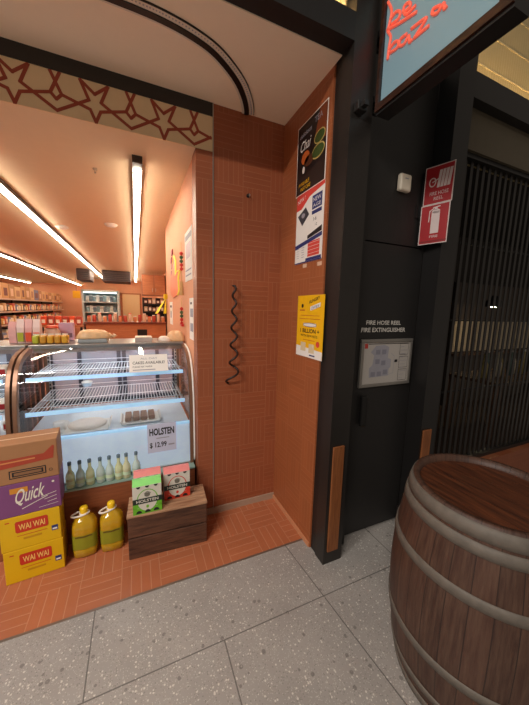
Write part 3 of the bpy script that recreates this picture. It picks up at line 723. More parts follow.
CW2 = wood_mat('crate_top_wood', 'c79c78', '8c6246', (3, 40, 40), .6, .3)  # lighter tone for the top slats than for the sides
for k in range(3): part(cbox(MB(), (-W2-.004, -D2-.004+k*.068, .271), (W2+.004, -D2+.060+k*.068, HZ), CW2), 'top_slat', t, 'lighter top slat')
PG = mat('pack_green', '6cb52a', .4); PR = mat('pack_red', 'd8402c', .4); PK = mat('pack_pink_top', 'e88a86', .45); PGT = mat('pack_green_top', '8ee07a', .45); PW = mat('pack_white', 'd9d2c4', .45, var=.03); BG = mat('brown_bottle_glass', '2a1a10', .15)
def sixpack(x, y, colm, topm, label):
    w, d, h = .16, .088, .198; z = HZ+.001
    t = thing('beer_six_pack', label, 'beer pack', (x, y, z), 'beer six packs on the crate')
    mb = MB(); a = (x-w/2, y-d/2, z); b = (x+w/2, y+d/2, z+h*.89); mb.box(a, b, PW, bev=.002)
    part(mb, 'carton', t)
    mb = MB(); mb.extrude([(-d/2, h*.891), (d/2, h*.891), (.012, h), (-.012, h)], lambda p, q, e: (e, y+p, z+q), x-w/2+.001, x+w/2-.001, topm)
    part(mb, 'top_flap', t)
    mb = MB(); P = Plane(mb, (x-w/2, y-d/2-.0005, z), UX, UZ)
    P.poly([(0, 0), (w, 0), (w, h*.22), (w*.5, h*.14), (0, h*.22)], colm, 1); P.rect(0, h*.20, w*.2, h*.34, colm, 1); P.rect(w*.8, h*.20, w, h*.34, colm, 1)
    P.ell(w/2, h*.42, w*.37, h*.36, PW, 2); P.ring(w/2, h*.42, w*.37, h*.36, .005, colm, 3, t0=0, t1=360)
    P.rect(0, h*.33, w, h*.50, mat('pack_band_black', '1d2a22', .45), 4); P.text('HOLSTEN', w*.12, h*.37, h*.09, PW, w=w*.76, l=5, bold=.025)
    P.ell(w/2, h*.60, w*.10, h*.07, mat('pack_crest_grey', '6e6a5e', .5), 4); P.line([(w*.4, h*.64), (w*.5, h*.70), (w*.62, h*.64)], .004, MC['pack_crest_grey'], 4); P.ell(w/2, h*.22, w*.05, h*.05, colm, 4)
    for k in range(3):
        P.ell(w*(.2+.3*k), h*.03, .016, .018, INK, 4, t0=0, t1=180, n=10)
        P.ell(w*(.2+.3*k), h*.885, .011, .012, INK, 4, t0=180, t1=360, n=10)
    part(mb, 'printing', t)
    return t
sixpack(.024, 1.757, PG, PGT, 'green and white beer six pack at the front of the crate')
sixpack(.204, 1.832, PR, PK, 'red and white beer six pack on the right end of the crate')
sixpack(.030, 1.858, PR, PK, 'red topped beer six pack standing behind the green one')

# ---- curved glass display fridges
PF = [(2.04, .40), (2.04, .60), (2.05, .80), (2.072, .94), (2.108, 1.045), (2.165, 1.125), (2.26, 1.18), (2.42, 1.208)]
PFS = smooth(PF, 4)
BRF = mat('bronze_trim', '8e6a54', .35, metal=.5); FRW = mat('fridge_white_interior', 'dfe8ee', .4, var=.02); LED = mat('shelf_led_strip', 'b4d4ec', .4, emit=.55, ecol='a2d0f2')
WIRE = mat('white_wire', 'e3e9ee', .35); BASEW = wood_mat('fridge_base_laminate', '9c5a36', '7d4226', (2, 30, 30), .5, .05); TOPM = mat('fridge_top_steel', '9a9590', .3, metal=.7); DK = mat('dark_door_frame', '2e3340', .4)
def fridge(x0, x1, label, shelves=True):
    t = thing('display_fridge', label, 'display fridge', ((x0+x1)/2, 2.4, 0))
    part(MB().box((x0, 1.985, 0), (x1, 2.78, .36), BASEW, bev=.003), 'base', t, 'brown laminate plinth')
    part(MB().box((x0, 1.978, .36), (x1, 2.05, .372), mat('fridge_ledge', '8aa396', .3)), 'front_ledge', t)
    for s, xa in ((0, x0), (1, x1-.022)):
        mb = MB(); poly = [(2.78, .36), (2.78, 1.208)]+PFS[::-1]+[(2.04, .36)]
        ins = [(y+(.045 if y < 2.5 else -.03), z-.03 if z > 1 else z) for y, z in poly]
        # end panel: bronze rim along the curve, glass within
        vs = []
        rim = PFS
        for y, z in rim:
            pass
        n = len(rim); vs = []; fs = []
        for i, (y, z) in enumerate(rim):
            p = Vector(rim[max(i-1, 0)]); q = Vector(rim[min(i+1, n-1)]); tg = (q-p).normalized(); nr = Vector((tg.y, -tg.x))
            for o in (.0, .035):
                vs += [(xa, y+nr.x*o, z+nr.y*o), (xa+.022, y+nr.x*o, z+nr.y*o)]
        for i in range(n-1):
            a = 4*i; b = a+4; fs += [[a, b, b+1, a+1], [a+2, a+3, b+3, b+2], [a, a+2, b+2, b], [a+1, b+1, b+3, a+3]]
        fs += [[0, 1, 3, 2], [4*n-4, 4*n-2, 4*n-1, 4*n-3]]
        mb.add(vs, fs, BRF, False)
        mb.box((xa, 2.75, .36), (xa+.022, 2.78, 1.208), BRF).box((xa, 2.04, .36), (xa+.022, 2.78, .40), BRF)
        part(mb, 'end_frame', t)
        mb = MB(); xm = xa+.011; pg = [(2.75, .40), (2.75, 1.19)]+[(y+.02, z-.012) for y, z in PFS[::-1]]
        mb.add([(xm, y, z) for y, z in pg], [list(range(len(pg)))], GLASS); part(mb, 'end_glass', t)
    mb = MB(); vs = []
    for y, z in PFS: vs += [(x0+.02, y, z), (x1-.02, y, z)]
    mb.add(vs, [[2*i, 2*i+1, 2*i+3, 2*i+2] for i in range(len(PFS)-1)], GLASS, True); part(mb, 'curved_glass', t)
    part(MB().box((x0, 2.42, 1.196), (x1, 2.80, 1.222), TOPM, bev=.003), 'top', t)
    part(MB().box((x0+.02, 2.425, 1.168), (x1-.02, 2.432, 1.197), TOPM), 'lamp_shield', t)  # strip added to hide the lamp behind it from the front
    part(MB().box((x0+.03, 2.437, 1.180), (x1-.03, 2.462, 1.196), mat('fridge_fill_lamp', 'eaf4ff', .4, emit=24)), 'added_lamp', t)  # unseen lamp added to brighten the fridge interior
    # back sliding doors
    mb = MB(); L = x1-x0
    for xx in (x0+.03, x0+.22*L, x0+.50*L, x0+.54*L, x0+.80*L, x1-.06): mb.box((xx, 2.745, .72), (xx+.03, 2.765, 1.196), DK)
    mb.box((x0+.02, 2.74, .68), (x1-.02, 2.77, .72), DK)
    bd = part(mb, 'back_door_frame', t); mb = MB(); mb.add([(x0+.02, 2.757, .7), (x1-.02, 2.757, .7), (x1-.02, 2.757, 1.196), (x0+.02, 2.757, 1.196)], [[0, 1, 2, 3]], DOORGL); part(mb, 'pane', bd)
    part(MB().box((x0+.022, 2.09, .655), (x1-.022, 2.74, .675), FRW), 'deck', t)
    mb = MB(); mb.add([(x0+.022, 2.075, .675), (x1-.022, 2.075, .675), (x1-.022, 2.055, .385), (x0+.022, 2.055, .385)], [[3, 2, 1, 0]], mat('lower_panel_glow', 'd9e6f0', .25, emit=.3, ecol='dcebfa'))  # panel is no lamp; its emission stands in for light inside the fridge
    mb.box((x0+.022, 2.06, .372), (x1-.022, 2.74, .384), FRW)
    part(mb, 'lower_panel', t); part(MB().box((x0+.022, 2.066, .668), (x1-.022, 2.088, .684), LED), 'deck_edge_light', t)
    for z, yf in ((1.045, 2.16), (.845, 2.10)):
        mb = MB(); xa, xb = x0+.06, x1-.06; yb = 2.66
        for k in range(int((xb-xa)/.02)+1): mb.tube([(xa+.02*k, yf, z), (xa+.02*k, yb, z)], .0022, WIRE, n=5)
        for yy in (yf+.01, (yf+yb)/2, yb): mb.tube([(xa, yy, z-.003), (xb, yy, z-.003)], .004, WIRE, n=6)
        mb.tube([(xa, yf+.006, z+.03), (xb, yf+.006, z+.03)], .0025, WIRE, n=5); mb.tube([(xa, yb, z+.03), (xb, yb, z+.03)], .0025, WIRE, n=5)
        sh = part(mb, 'shelf_rack', t)
        part(MB().box((xa-.01, yf-.012, z-.018), (xb+.01, yf, z+.006), LED), 'price_rail', sh, 'glowing pale blue front edge')
    for xx in (x0+.045, x1-.05):
        mb = MB(); mb.box((xx, 2.66, .675), (xx+.016, 2.68, 1.19), STEEL)
        for k in range(16): mb.box((xx+.003, 2.655, .70+.03*k), (xx+.013, 2.661, .714+.03*k), INK)
        for z, yf in ((1.03, 2.2), (.83, 2.14)): mb.add([(xx+.006, yf, z), (xx+.006, 2.66, z), (xx+.006, 2.66, z-.05), (xx+.006, yf, z-.012)], [[0, 1, 2, 3]], STEEL)
        part(mb, 'shelf_post', t)
    return t
FX0, FX1 = -.675, .352
t = fridge(FX0, FX1, 'curved glass cake display fridge with glowing blue shelves behind the oil bottles')
mb = MB(); mb.tube([(FX1+.007, y-.012, z) for y, z in PFS], .0065, WHITE, n=8); part(mb, 'edge_trim', t, 'white curved edge strip')
fridge(-1.75, FX0-.012, 'second curved glass fridge of red packets at the left edge')

# signs on the glass
mb = MB(); a = at(147, 426.5, y=2.033); b = at(176.5, 449, y=2.033)
hx0, hx1, hz0, hz1 = a.x, b.x, b.z, at(148, 425, y=2.033).z
LAV = mat('sign_lavender_card', 'c9cbe0', .5, var=.03)
mb.box((hx0, 2.032, hz0), (hx1, 2.034, hz1), LAV); P = Plane(mb, (hx0, 2.0315, hz0), UX, UZ); w, h = hx1-hx0, hz1-hz0
P.text('HOLSTEN', w*.07, h*.60, h*.25, INK, w=w*.86, l=1, bold=.035); P.text('$ 12.99', w*.07, h*.15, h*.21, INK, w=w*.58, l=1, bold=.02); P.rect(w*.72, h*.2, w*.93, h*.25, PAPERG, 1); P.rect(w*.3, h*.48, w*.75, h*.51, PAPERG, 1)
single(mb, 'price_sign', 'lavender price card reading $ 12.99 low on the cake fridge glass', 'sign', (hx0, 2.033, hz0))
mb = MB(); pA = at(129.5, 369, y=2.118); pB = at(168, 366, y=2.118); zt = 1.158
o = Vector((pA.x, 2.103, 1.06)); v = Vector((0, .072, .108)); w, h = pB.x-pA.x, v.length
n = Vector((1, 0, 0)).cross(v).normalized()
P = Plane(mb, o, UX, v); mb.add([P.pt(0, 0, -4), P.pt(w, 0, -4), P.pt(w, h, -4), P.pt(0, h, -4), P.pt(0, 0, 0), P.pt(w, 0, 0), P.pt(w, h, 0), P.pt(0, h, 0)], [[3, 2, 1, 0], [4, 5, 6, 7], [0, 1, 5, 4], [1, 2, 6, 5], [2, 3, 7, 6], [3, 0, 4, 7]], PAPER)
P.text('ALL DAY', w*.28, h*.72, h*.11, PAPERG, w=w*.45, l=1); P.text('CAKES AVAILABLE!', w*.08, h*.45, h*.16, INK, w=w*.84, l=1, bold=.01); P.text('PLEASE ASK INSIDE', w*.08, h*.26, h*.09, INK, w=w*.5, l=1); P.rect(w*.08, h*.10, w*.66, h*.15, PAPERG, 1)
single(mb, 'notice_card', 'white card reading CAKES AVAILABLE on the upper fridge glass', 'sign', tuple(o))

# small bottles on the ledge
LQ = [mat('drink_lime', 'eef0c0', .2, trans=.4, var=.1), mat('drink_pale_green', 'e2f3ea', .2, trans=.4, var=.1), mat('drink_lemon', 'f0edc4', .2, trans=.4, var=.1)]
BGL = mat('bottle_clear_glass', 'c4dcd8', .08, trans=.6); LB = mat('bottle_label_pale', 'c3d8b8', .5)
CAPD = mat('bottle_cap_dark', '5a6f7a', .4)
for k, (px, q) in enumerate(((69.6, 0), (79.9, 1), (89.8, 0), (100.4, 1), (109.6, 1), (118.9, 0), (126.7, 2), (136.5, 1))):
    x = at(px, 470, y=2.01).x; c = (x, 2.012, .372)
    nm = ('yellow', 'pale green', 'lemon')[q]
    pos = ('first from the carton stack', 'second from the carton stack', 'third from the carton stack', 'fourth from the carton stack', 'fifth from the carton stack', 'third from the beer packs', 'second from the beer packs', 'closest to the beer packs')[k]
    t = thing('drink_bottle', 'small %s drink bottle on the fridge ledge, %s' % (nm, pos), 'bottle', c, 'drink bottles on the fridge ledge')
    part(MB().lathe([(.020, 0), (.0255, .004), (.0255, .07), (.022, .088), (.012, .108), (.0095, .118), (.0095, .15)], c, LQ[q], n=18), 'bottle_body', t)
    part(MB().lathe([(.0105, .146), (.011, .152), (.011, .166), (.009, .168)], c, CAPD, n=14), 'cap', t)
    part(MB().lathe([(.0259, .026), (.0259, .048)], c, LB, n=18, cap=False), 'label', t)

# trays in the fridge
CAKE = mat('cake_brown', '9b7a66', .7, var=.3, scale=60); CREAM = mat('cake_cream', 'efe3d6', .6, var=.08)
def tray(px, py, w, d, kind, label):
    p = at(px, py, z=.70); t = thing('cake_tray', label, 'tray', (p.x, p.y, .684), 'white cake trays on the fridge deck')
    mb = MB(); mb.extrude([(-w/2, 0), (w/2, 0), (w/2+.012, .022), (w/2+.004, .022), (w/2-.006, .006), (-w/2+.006, .006), (-w/2-.004, .022), (-w/2-.012, .022)], lambda a, b, e: (p.x+a, e, .684+b), p.y-d/2, p.y+d/2, WHITE)
    part(mb, 'dish', t)
    mb = MB()
    if kind == 'round': mb.lathe([(.11, .008), (.115, .02), (.10, .034), (.03, .04)], (p.x, p.y, .684), CREAM, n=24, sy=.8)
    else:
        for i in range(4): mb.box((p.x-w/2+.02+i*.052, p.y-d/2+.03, .692), (p.x-w/2+.062+i*.052, p.y+d/2-.03, .722), CAKE, bev=.006)
    part(mb, 'cake', t)
tray(88, 424, .26, .22, 'round', 'white tray with a round cream cake on the fridge deck, left side')
tray(141, 416, .25, .20, 'slices', 'white tray with brown cake slices on the fridge deck, right side')
p = at(68, 431, z=.69)
mb = MB(); mb.lathe([(.026, 0), (.034, .002), (.036, .06), (.030, .062), (.012, .058)], (p.x-.05, p.y+.04, .684), WHITE, n=22)
single(mb, 'paper_roll', 'white roll standing left of the cream cake in the fridge', 'roll', (p.x-.05, p.y+.04, .684))
# little lidded tub on the middle shelf
for px, py, z, lab in ((86, 388, .849, 'small clear tub with a pale lid on the middle fridge shelf'),):
    p = at(px, py, z=z); p.y += .07; t = thing('tub', lab, 'tub', (p.x, p.y, z)); part(MB().lathe([(.03, 0), (.038, .03)], (p.x, p.y, z), mat('tub_pale_blue', 'b9cfe0', .3), n=20), 'bowl', t); part(MB().lathe([(.04, .03), (.04, .036), (.02, .042)], (p.x, p.y, z), WHITE, n=20), 'lid', t)

# ---- things on top of the fridges
TZ = 1.223
BAG = mat('clear_bag_film', 'dcb48c', .25, var=.15, scale=30, bump=.4); BREAD = mat('flat_bread', 'e8bd8e', .4, var=.25, scale=30, bump=.3)
def lumpy(mb, c, sx, sy, sz, mt, seed=1, n=18):
    rnd = random.Random(seed); ph = [rnd.uniform(0, 6.28) for _ in range(6)]; vs = []; fs = []; m_ = 9
    for i in range(m_+1):
        th = math.pi*.5*i/m_; 
        for j in range(n):
            a = 2*math.pi*j/n; k = 1+.10*math.sin(3*a+ph[0])+.06*math.sin(5*a+ph[1]+2*th)+.04*math.sin(9*a+ph[2])
            sq = (abs(math.cos(a))**4+abs(math.sin(a))**4)**-.25
            vs.append((c[0]+sx/2*math.cos(th)**.5*math.cos(a)*k*sq*.9, c[1]+sy/2*math.cos(th)**.5*math.sin(a)*k*sq*.9, c[2]+sz*math.sin(th)*(1+.08*math.sin(4*a+ph[3]))))
    for i in range(m_):
        for j in range(n): fs.append([i*n+j, i*n+(j+1) % n, (i+1)*n+(j+1) % n, (i+1)*n+j])
    fs.append(list(range(n))[::-1]); mb.add(vs, fs, mt, True); return mb
def ontop(pxa, pxb, y): return at(pxa, 340, y=y).x, at(pxb, 340, y=y).x
xa, xb = ontop(76, 111, 2.56); xm = (xa+xb)/2
t = thing('bread_bag', 'clear bag of flat bread on a grey tray on top of the cake fridge', 'bread', (xm, 2.56, TZ))
part(MB().box((xm-.095, 2.49, TZ), (xm+.095, 2.63, TZ+.028), mat('grey_foam_tray', '9aa0a2', .5), bev=.006), 'tray', t)
part(lumpy(MB(), (xm, 2.56, TZ+.03),   .25, .15, .062, BREAD, 3), 'loaf', t)
part(MB().tube([(xm+.10, 2.55, TZ+.06), (xm+.14, 2.55, TZ+.035), (xm+.15, 2.55, TZ+.055)], [.016, .006, .02], BAG), 'bag_neck', t)
xa, xb = ontop(158, 186, 2.52); xm = (xa+xb)/2
t = thing('bread_bag', 'clear bag of round bread at the right end of the fridge top by the wall', 'bread', (xm, 2.54, TZ))
part(lumpy(MB(), (xm+.03, 2.55, TZ), .15, .14, .08, BREAD, 5), 'loaf', t)
part(lumpy(MB(), (xm-.06, 2.53, TZ), .10, .11, .04, mat('white_bag_film', 'e6d6c8', .3, var=.1, bump=.4), 6), 'bag_end', t)
xa, xb = ontop(135, 152, 2.55)
t = thing('card_box', 'flat grey box lying on the fridge top between the two bread bags', 'box', ((xa+xb)/2, 2.55, TZ))
part(MB().box((xa, 2.48, TZ), (xb, 2.62, TZ+.035), mat('grey_card', 'b8aba4', .6), bev=.002), 'tray', t); part(MB().box((xa+.006, 2.49, TZ+.035), (xb-.006, 2.61, TZ+.039), OFFW), 'lid', t)
xa, xb = ontop(33, 69, 2.52); wd = (xb-xa)/5
YG = [mat('pack_yellow_green', 'b7b83a', .4), mat('pack_golden', 'd9a02e', .4), mat('pack_ochre', 'cf9434', .4)]
for k in range(5):
    c0 = xa+wd*k
    t = thing('snack_packet', 'yellow snack packet on the fridge top, %s' % ('greenest, first from the left', 'second from the left', 'middle one of the row', 'second from the right', 'last before the bread bag')[k], 'packet', (c0+wd/2, 2.52, TZ), 'yellow snack packets in a row on the fridge')
    part(MB().box((c0+.002, 2.48, TZ), (c0+wd-.002, 2.56, TZ+.06), YG[0 if k == 0 else 1+k % 2], bev=.012), 'bag', t); part(MB().box((c0+.004, 2.518, TZ+.058), (c0+wd-.004, 2.522, TZ+.07), OFFW), 'top_seal', t)
# pink bags on the second fridge
PB = [mat('bag_pink', 'eab0ac', .35, var=.1), mat('bag_white_pink', 'f0d2cb', .35, var=.1)]; RO = mat('bag_red_orange', 'e2552f', .4)
x = at(9, 325, y=2.6).x; xe = at(41, 325, y=2.6).x; wd = (xe-x)/4
for k in range(4):
    c0 = x+wd*k; zt = TZ+.15+(.02 if k in (1, 2) else 0)+(.02 if k == 3 else 0)
    t = thing('snack_bag', 'tall pink bag standing on the left fridge, %s' % ('leftmost of the four', 'second from the left of the four', 'third, with a red lower half', 'nearest the yellow packets')[k], 'bag', (c0+wd/2, 2.6, TZ), 'tall pink bags on the left fridge')
    mb = MB(); b1 = lambda a, b, e: (e, 2.6+a, TZ+b)
    mb.extrude([(-.03, 0), (.03, 0), (.036, .05), (.03, .11), (.004, zt-TZ), (-.004, zt-TZ), (-.03, .11), (-.036, .05)], b1, c0+.002, c0+wd-.002, PB[k % 2]); part(mb, 'bag_body', t)
    if k: part(MB().box((c0+.006, 2.558, TZ+.012), (c0+wd-.006, 2.564, TZ+.075), RO if k > 1 else MC['pack_yellow_green']), 'front_label', t)
x0_, x1_ = ontop(43, 62, 2.68)
t = thing('bread_bag', 'white and pink bread bag lying behind the yellow packets', 'bread', ((x0_+x1_)/2, 2.67, TZ)); part(lumpy(MB(), ((x0_+x1_)/2, 2.68, TZ), x1_-x0_, .085, .11, mat('bag_cream_pink', 'ecc4ae', .4, var=.3, scale=25), 8), 'loaf', t); part(lumpy(MB(), ((x0_+x1_)/2+.01, 2.66, TZ+.1), (x1_-x0_)*.7, .05, .02, RO, 9), 'printed_band', t)
x0_, x1_ = ontop(60, 74.5, 2.74)
t = thing('card_box', 'lavender box behind the bread bag on the left of the fridge top', 'box', ((x0_+x1_)/2, 2.74, TZ)); part(MB().box((x0_, 2.73, TZ), (x1_, 2.79, TZ+.135), mat('lavender_card', 'c9a2b8', .5), bev=.003), 'carton', t); part(MB().box((x0_+.01, 2.7295, TZ+.02), (x1_-.01, 2.73, TZ+.055), mat('lavender_dark_print', '7d5a68', .5)), 'front_label', t)
# packets inside the second fridge
for k, (px, z, yy) in enumerate(((3, 1.053, 2.24), (6, .853, 2.19), (2, .853, 2.23), (4, .684, 2.2), (8, .684, 2.32))):
    xx = at(px, 380, y=yy).x; xx = min(xx, -.76)
    if k == 2: xx -= .09
    if k == 3: xx -= .08
    t = thing('meat_packet', 'red and white packet in the left fridge, %s' % ('on the top shelf', 'on the middle shelf by the glass', 'on the middle shelf behind another', 'on the bottom deck at the front', 'at the back of the bottom deck')[k], 'packet', (xx, yy, z+.003), 'red packets in the left fridge')
    part(MB().box((xx-.04, yy-.05, z+.004), (xx+.04, yy+.05, z+.07), OFFW, bev=.014), 'pack_body', t); part(MB().box((xx-.03, yy-.0515, z+.022), (xx+.03, yy-.049, z+.055), RED), 'front_label', t)

# ---- right wall of the shop: hangings
wx = .372
def wall_plate(pxa, pya, pxb, pyb): a = at(pxa, pya, x=wx); b = at(pxb, pyb, x=wx); return a, b
def wposter(ya, yb, za, zb, label, bars):
    mb = MB().box((wx-.003, ya, za), (wx, yb, zb), PAPER); P = Plane(mb, (wx-.0034, yb, za), UYN, UZ); w, h = yb-ya, zb-za
    for f0, f1, b0, b1, mt in bars: P.rect(w*f0, h*b0, w*f1, h*b1, mt, 1)
    single(mb, 'notice_sheet', label, 'notice', (wx, (ya+yb)/2, za))
wposter(2.11, 2.42, 1.70, 2.06, 'white laminated sheet, upper one on the salmon wall beside the fridge', [(.1, .9, .82, .92, PAPERG), (.2, .8, .45, .75, mat('sheet_pinkgrey', 'cbb4bb', .5)), (.1, .9, .1, .13, PAPERG), (.1, .9, .2, .23, PAPERG)])
wposter(2.05, 2.24, 1.27, 1.57, 'white price sheet, lower one on the salmon wall beside the fridge', [(.2, .8, .55, .75, PAPERG), (.2, .8, .2, .4, PAPERG), (.2, .6, .85, .9, INK)])
wposter(3.35, 3.62, 1.31, 1.56, 'small white notice on the salmon wall near its far end', [(.3, .7, .3, .6, PAPERG), (.2, .8, .75, .85, INK)])
BEADR = mat('ornament_red', 'd2281c', .4); BEADG = mat('ornament_green', '3c5a2c', .4); TASS = mat('ornament_tassel', 'c89c62', .6)
def charm(y, z0, z1, label, foot):
    t = thing('wall_charm', label, 'ornament', (wx-.02, y, z0), 'hanging charms on the salmon wall')
    part(MB().tube([(wx-.02, y, z1), (wx-.02, y, z0)], .0025, TASS, n=6), 'cord', t)
    mb = MB(); zz = z1-.09
    for k in range(5): mb.lathe([(.002, -.016), (.014, -.006), (.014, .006), (.002, .016)], (wx-.02, y, zz-k*.03), BEADR if k in (0, 3, 4) else BEADG, n=10)
    part(mb, 'beads', t)
    if foot: part(MB().box((wx-.03, y-.055, z0), (wx-.008, y+.055, z0+.02), BEADR, bev=.005), 'base_bar', t)
    else: part(MB().lathe([(.004, .12), (.012, .10), (.016, 0)], (wx-.02, y, z0), TASS, n=10), 'tassel', t)
charm(2.50, 1.60, 2.02, 'beaded red charm hanging upper on the salmon wall beside the white sheet', False)
charm(2.53, 1.345, 1.58, 'beaded red charm with a red bar at its foot, below the other charm', True)
t = thing('lantern_decoration', 'orange wall ornament outlined in yellow on the salmon wall', 'ornament', (wx, 3.08, 1.60))
mb = MB(); Q = lambda a, b, e: (wx-e, 3.08-a*1.9, 1.60+b*.85)
body = [(-.16, .04), (-.05, .0), (.12, .02), (.17, .06), (.15, .20), (.2, .26), (.12, .27), (.05, .24), (.06, .40), (.0, .47), (-.05, .40), (-.08, .30), (-.17, .24), (-.18, .12)]
mb.extrude(body, Q, .002, .012, mat('ornament_orange', 'e2713a', .5)); part(mb, 'panel', t)
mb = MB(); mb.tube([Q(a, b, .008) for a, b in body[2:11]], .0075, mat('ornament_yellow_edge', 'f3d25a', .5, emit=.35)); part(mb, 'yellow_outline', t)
mb = MB()
for a, b in ((-.10, .38), (-.13, .46), (-.09, .54), (-.12, .30)): mb.box(Q(a+.03, b-.03, .012), Q(a-.03, b+.03, .003), RED, bev=.003)
part(mb, 'red_characters', t)
t = thing('ribbon', 'yellow ribbon hanging at the far end of the salmon wall', 'ribbon', (.35, 3.90, 1.42))
mb = MB()
for a, b in ((-.05, .0), (.05, .0)): mb.add([(.352, 3.90, 1.62), (.358, 3.86, 1.62), (.30+a, 3.86, 1.42), (.27+a, 3.90, 1.42)], [[0, 1, 2, 3]], mat('ribbon_yellow', 'f0cf1e', .5))
part(mb, 'tails', t); part(MB().box((.325, 3.86, 1.60), (.3718, 3.90, 1.66), MC['ribbon_yellow'], bev=.006), 'knot', t)

# ================================================================== DEEP SHOP
TUBE = mat('led_tube', 'fff4e6', .4, emit=29, ecol='fff0d8'); HOUS = mat('light_housing', '3a2f29', .45)
def strip(x, ya, yb, label, w=.05):
    t = thing('ceiling_light', label, 'light', (x, (ya+yb)/2, 2.40), 'linear ceiling lights')
    part(MB().box((x-w/2-.006, ya, 2.415), (x+w/2+.006, yb, 2.46), HOUS), 'housing', t)
    part(MB().box((x-w/2, ya+(.10 if x > -.5 else .02), 2.40), (x+w/2, yb-.02, 2.415), TUBE), 'diffuser', t)
strip(.045, 2.2, 12.2, 'long white ceiling light strip nearest the salmon wall')
strip(-.95, 2.6, 11.6, 'long white ceiling light strip, second from the salmon wall')
strip(-2.31, 4.5, 16.2, 'long white ceiling light strip, third from the salmon wall')
strip(-4.20, 9.0, 16.2, 'white ceiling light strip over the far aisle beyond the shelving')
for px, py, lab in ((111, 225, 'round white smoke detector on the ceiling between two light strips'), (62, 227, 'round white speaker on the ceiling left of the second light strip')):
    p = at(px, py, z=2.45); t = thing('smoke_detector', lab, 'detector', (p.x, p.y, 2.42))
    part(MB().lathe([(.03, 0), (.055, .008), (.06, .02)], (p.x, p.y, 2.425), WHITE, n=20), 'head', t); part(MB().lathe([(.07, .02), (.07, .0345)], (p.x, p.y, 2.425), WHITE, n=20), 'base', t)
p = at(95, 170, z=2.45); t = thing('sprinkler', 'small sprinkler head on the shop ceiling near the entrance', 'sprinkler', (p.x, p.y, 2.42)); part(MB().lathe([(.007, .01), (.004, .02), (.004, .04)], (p.x, p.y, 2.42), STEEL, n=12), 'nozzle', t); part(MB().lathe([(.014, .032), (.014, .04)], (p.x, p.y, 2.42), STEEL, n=14), 'escutcheon', t)
DUCT = mat('dark_duct', '574846', .6)
for pa, pb, lab in ((76, 103, 'dark boxed air unit hung from the ceiling, left of two at the back'), (108, 133, 'dark boxed air unit hung from the ceiling, right of two at the back')):
    t=None; a = at(pa, 272, y=9.2).x; b = at(pb, 272, y=9.2).x
    if b > -.1: b = -.1
    if pa > 100: a = -.80
    else: b = -1.08
    t = thing('air_unit', lab, 'air conditioner', ((a+b)/2, 9.6, 2.12)); part(MB().box((a, 9.2, 2.16), (b, 10.0, 2.457), DUCT, bev=.02), 'casing', t)
    mb = MB()
    for k in range(4): mb.box((a+.04, 9.19, 2.20+.05*k), (b-.04, 9.205, 2.215+.05*k), CHAR)
    part(mb, 'grille', t)
# counter with jars
CT = wood_mat('counter_front_wood', 'c77f55', 'ad683f', (2, 2, 20), .5, .05)
t = thing('shop_counter', 'brown wooden shop counter in the middle of the shop behind the fridge', 'counter', (0, 7.3, 0))
part(MB().box((-.95, 7.0, 0), (.62, 7.6, 1.12), CT, bev=.005), 'body', t); part(MB().box((-.98, 6.96, 1.12), (.64, 7.64, 1.16), mat('counter_top_dark', '7a3c26', .4), bev=.004), 'worktop', t); part(MB().box((.02, 6.985, .78), (.22, 7.0, 1.0), CHAR), 'front_slot', t)
JC = [mat('jar_orange', 'd98a5e', .4), mat('jar_red', 'b94a38', .4), mat('jar_pale', 'dcb9a0', .4)]
for k in range(16):
    x = -.90+.098*k; c = (x, 7.1, 1.161); h = .11+.03*(k % 3)
    t = thing('jar', 'small lidded jar standing in the row along the brown counter', 'jar', c, 'jars along the counter'); part(MB().lathe([(.03, 0), (.036, .01), (.036, h-.02), (.028, h)], c, JC[k % 3], n=12), 'jar_body', t); part(MB().lathe([(.031, h), (.031, h+.016)], c, WHITE if k % 2 else BEADR, n=12), 'lid', t)
# low red-packed stand left of the counter
t = thing('display_table', 'low table stacked with red packets left of the counter', 'table', (-1.35, 7.3, 0)); part(MB().box((-1.75, 7.0, 1.05), (-1.0, 7.6, 1.09), CT), 'tabletop', t)
for sx in (-1.72, -1.06):
    for sy in (7.03, 7.53): part(MB().box((sx, sy, 0), (sx+.04, sy+.04, 1.05), CHAR), 'leg', t)
for k in range(6):
    x = -1.68+.12*k; c = (x, 7.12, 1.09); t = thing('packet', 'red packet standing in the row on the low table', 'packet', c, 'red packets on the low table'); part(MB().box((x-.05, 7.06, 1.091), (x+.05, 7.18, 1.27), JC[1] if k % 2 else RO, bev=.015), 'pack_body', t); part(MB().box((x-.03, 7.058, 1.13), (x+.03, 7.0605, 1.2), OFFW), 'front_label', t)
# cold cabinet at the back wall
t = thing('cold_cabinet', 'tall open chilled cabinet with pale lit shelves at the back wall', 'fridge', (-.95, 11.9, 0))
a, b = at(82, 305, y=11.5).x, at(119, 305, y=11.5).x
CB = mat('cold_cabinet_shell', 'bfc6c4', .4)
part(MB().box((a, 12.3, 0), (b, 12.5, 2.0), mat('cold_cabinet_back', 'b6c4c4', .5)).box((a, 11.5, 0), (a+.05, 12.3, 2.0), CB).box((b-.05, 11.5, 0), (b, 12.3, 2.0), CB).box((a, 11.5, 1.95), (b, 12.3, 2.02), CB).box((a, 11.5, 0), (b, 12.3, .5), CB), 'shell', t)
shelfz = (.9, 1.25, 1.6)
for z in shelfz: part(MB().box((a+.05, 11.6, z), (b-.05, 12.3, z+.03), WHITE), 'shelf', t)
part(MB().box((a+.06, 11.56, 1.92), (b-.06, 11.62, 1.95), mat('cabinet_tube', 'dff4f4', .5, emit=3)), 'tube_lamp', t)
CL = [mat('carton_teal', '7f9aa0', .5), mat('carton_milk', 'd5d2c8', .5), mat('carton_slate', '66737d', .5)]
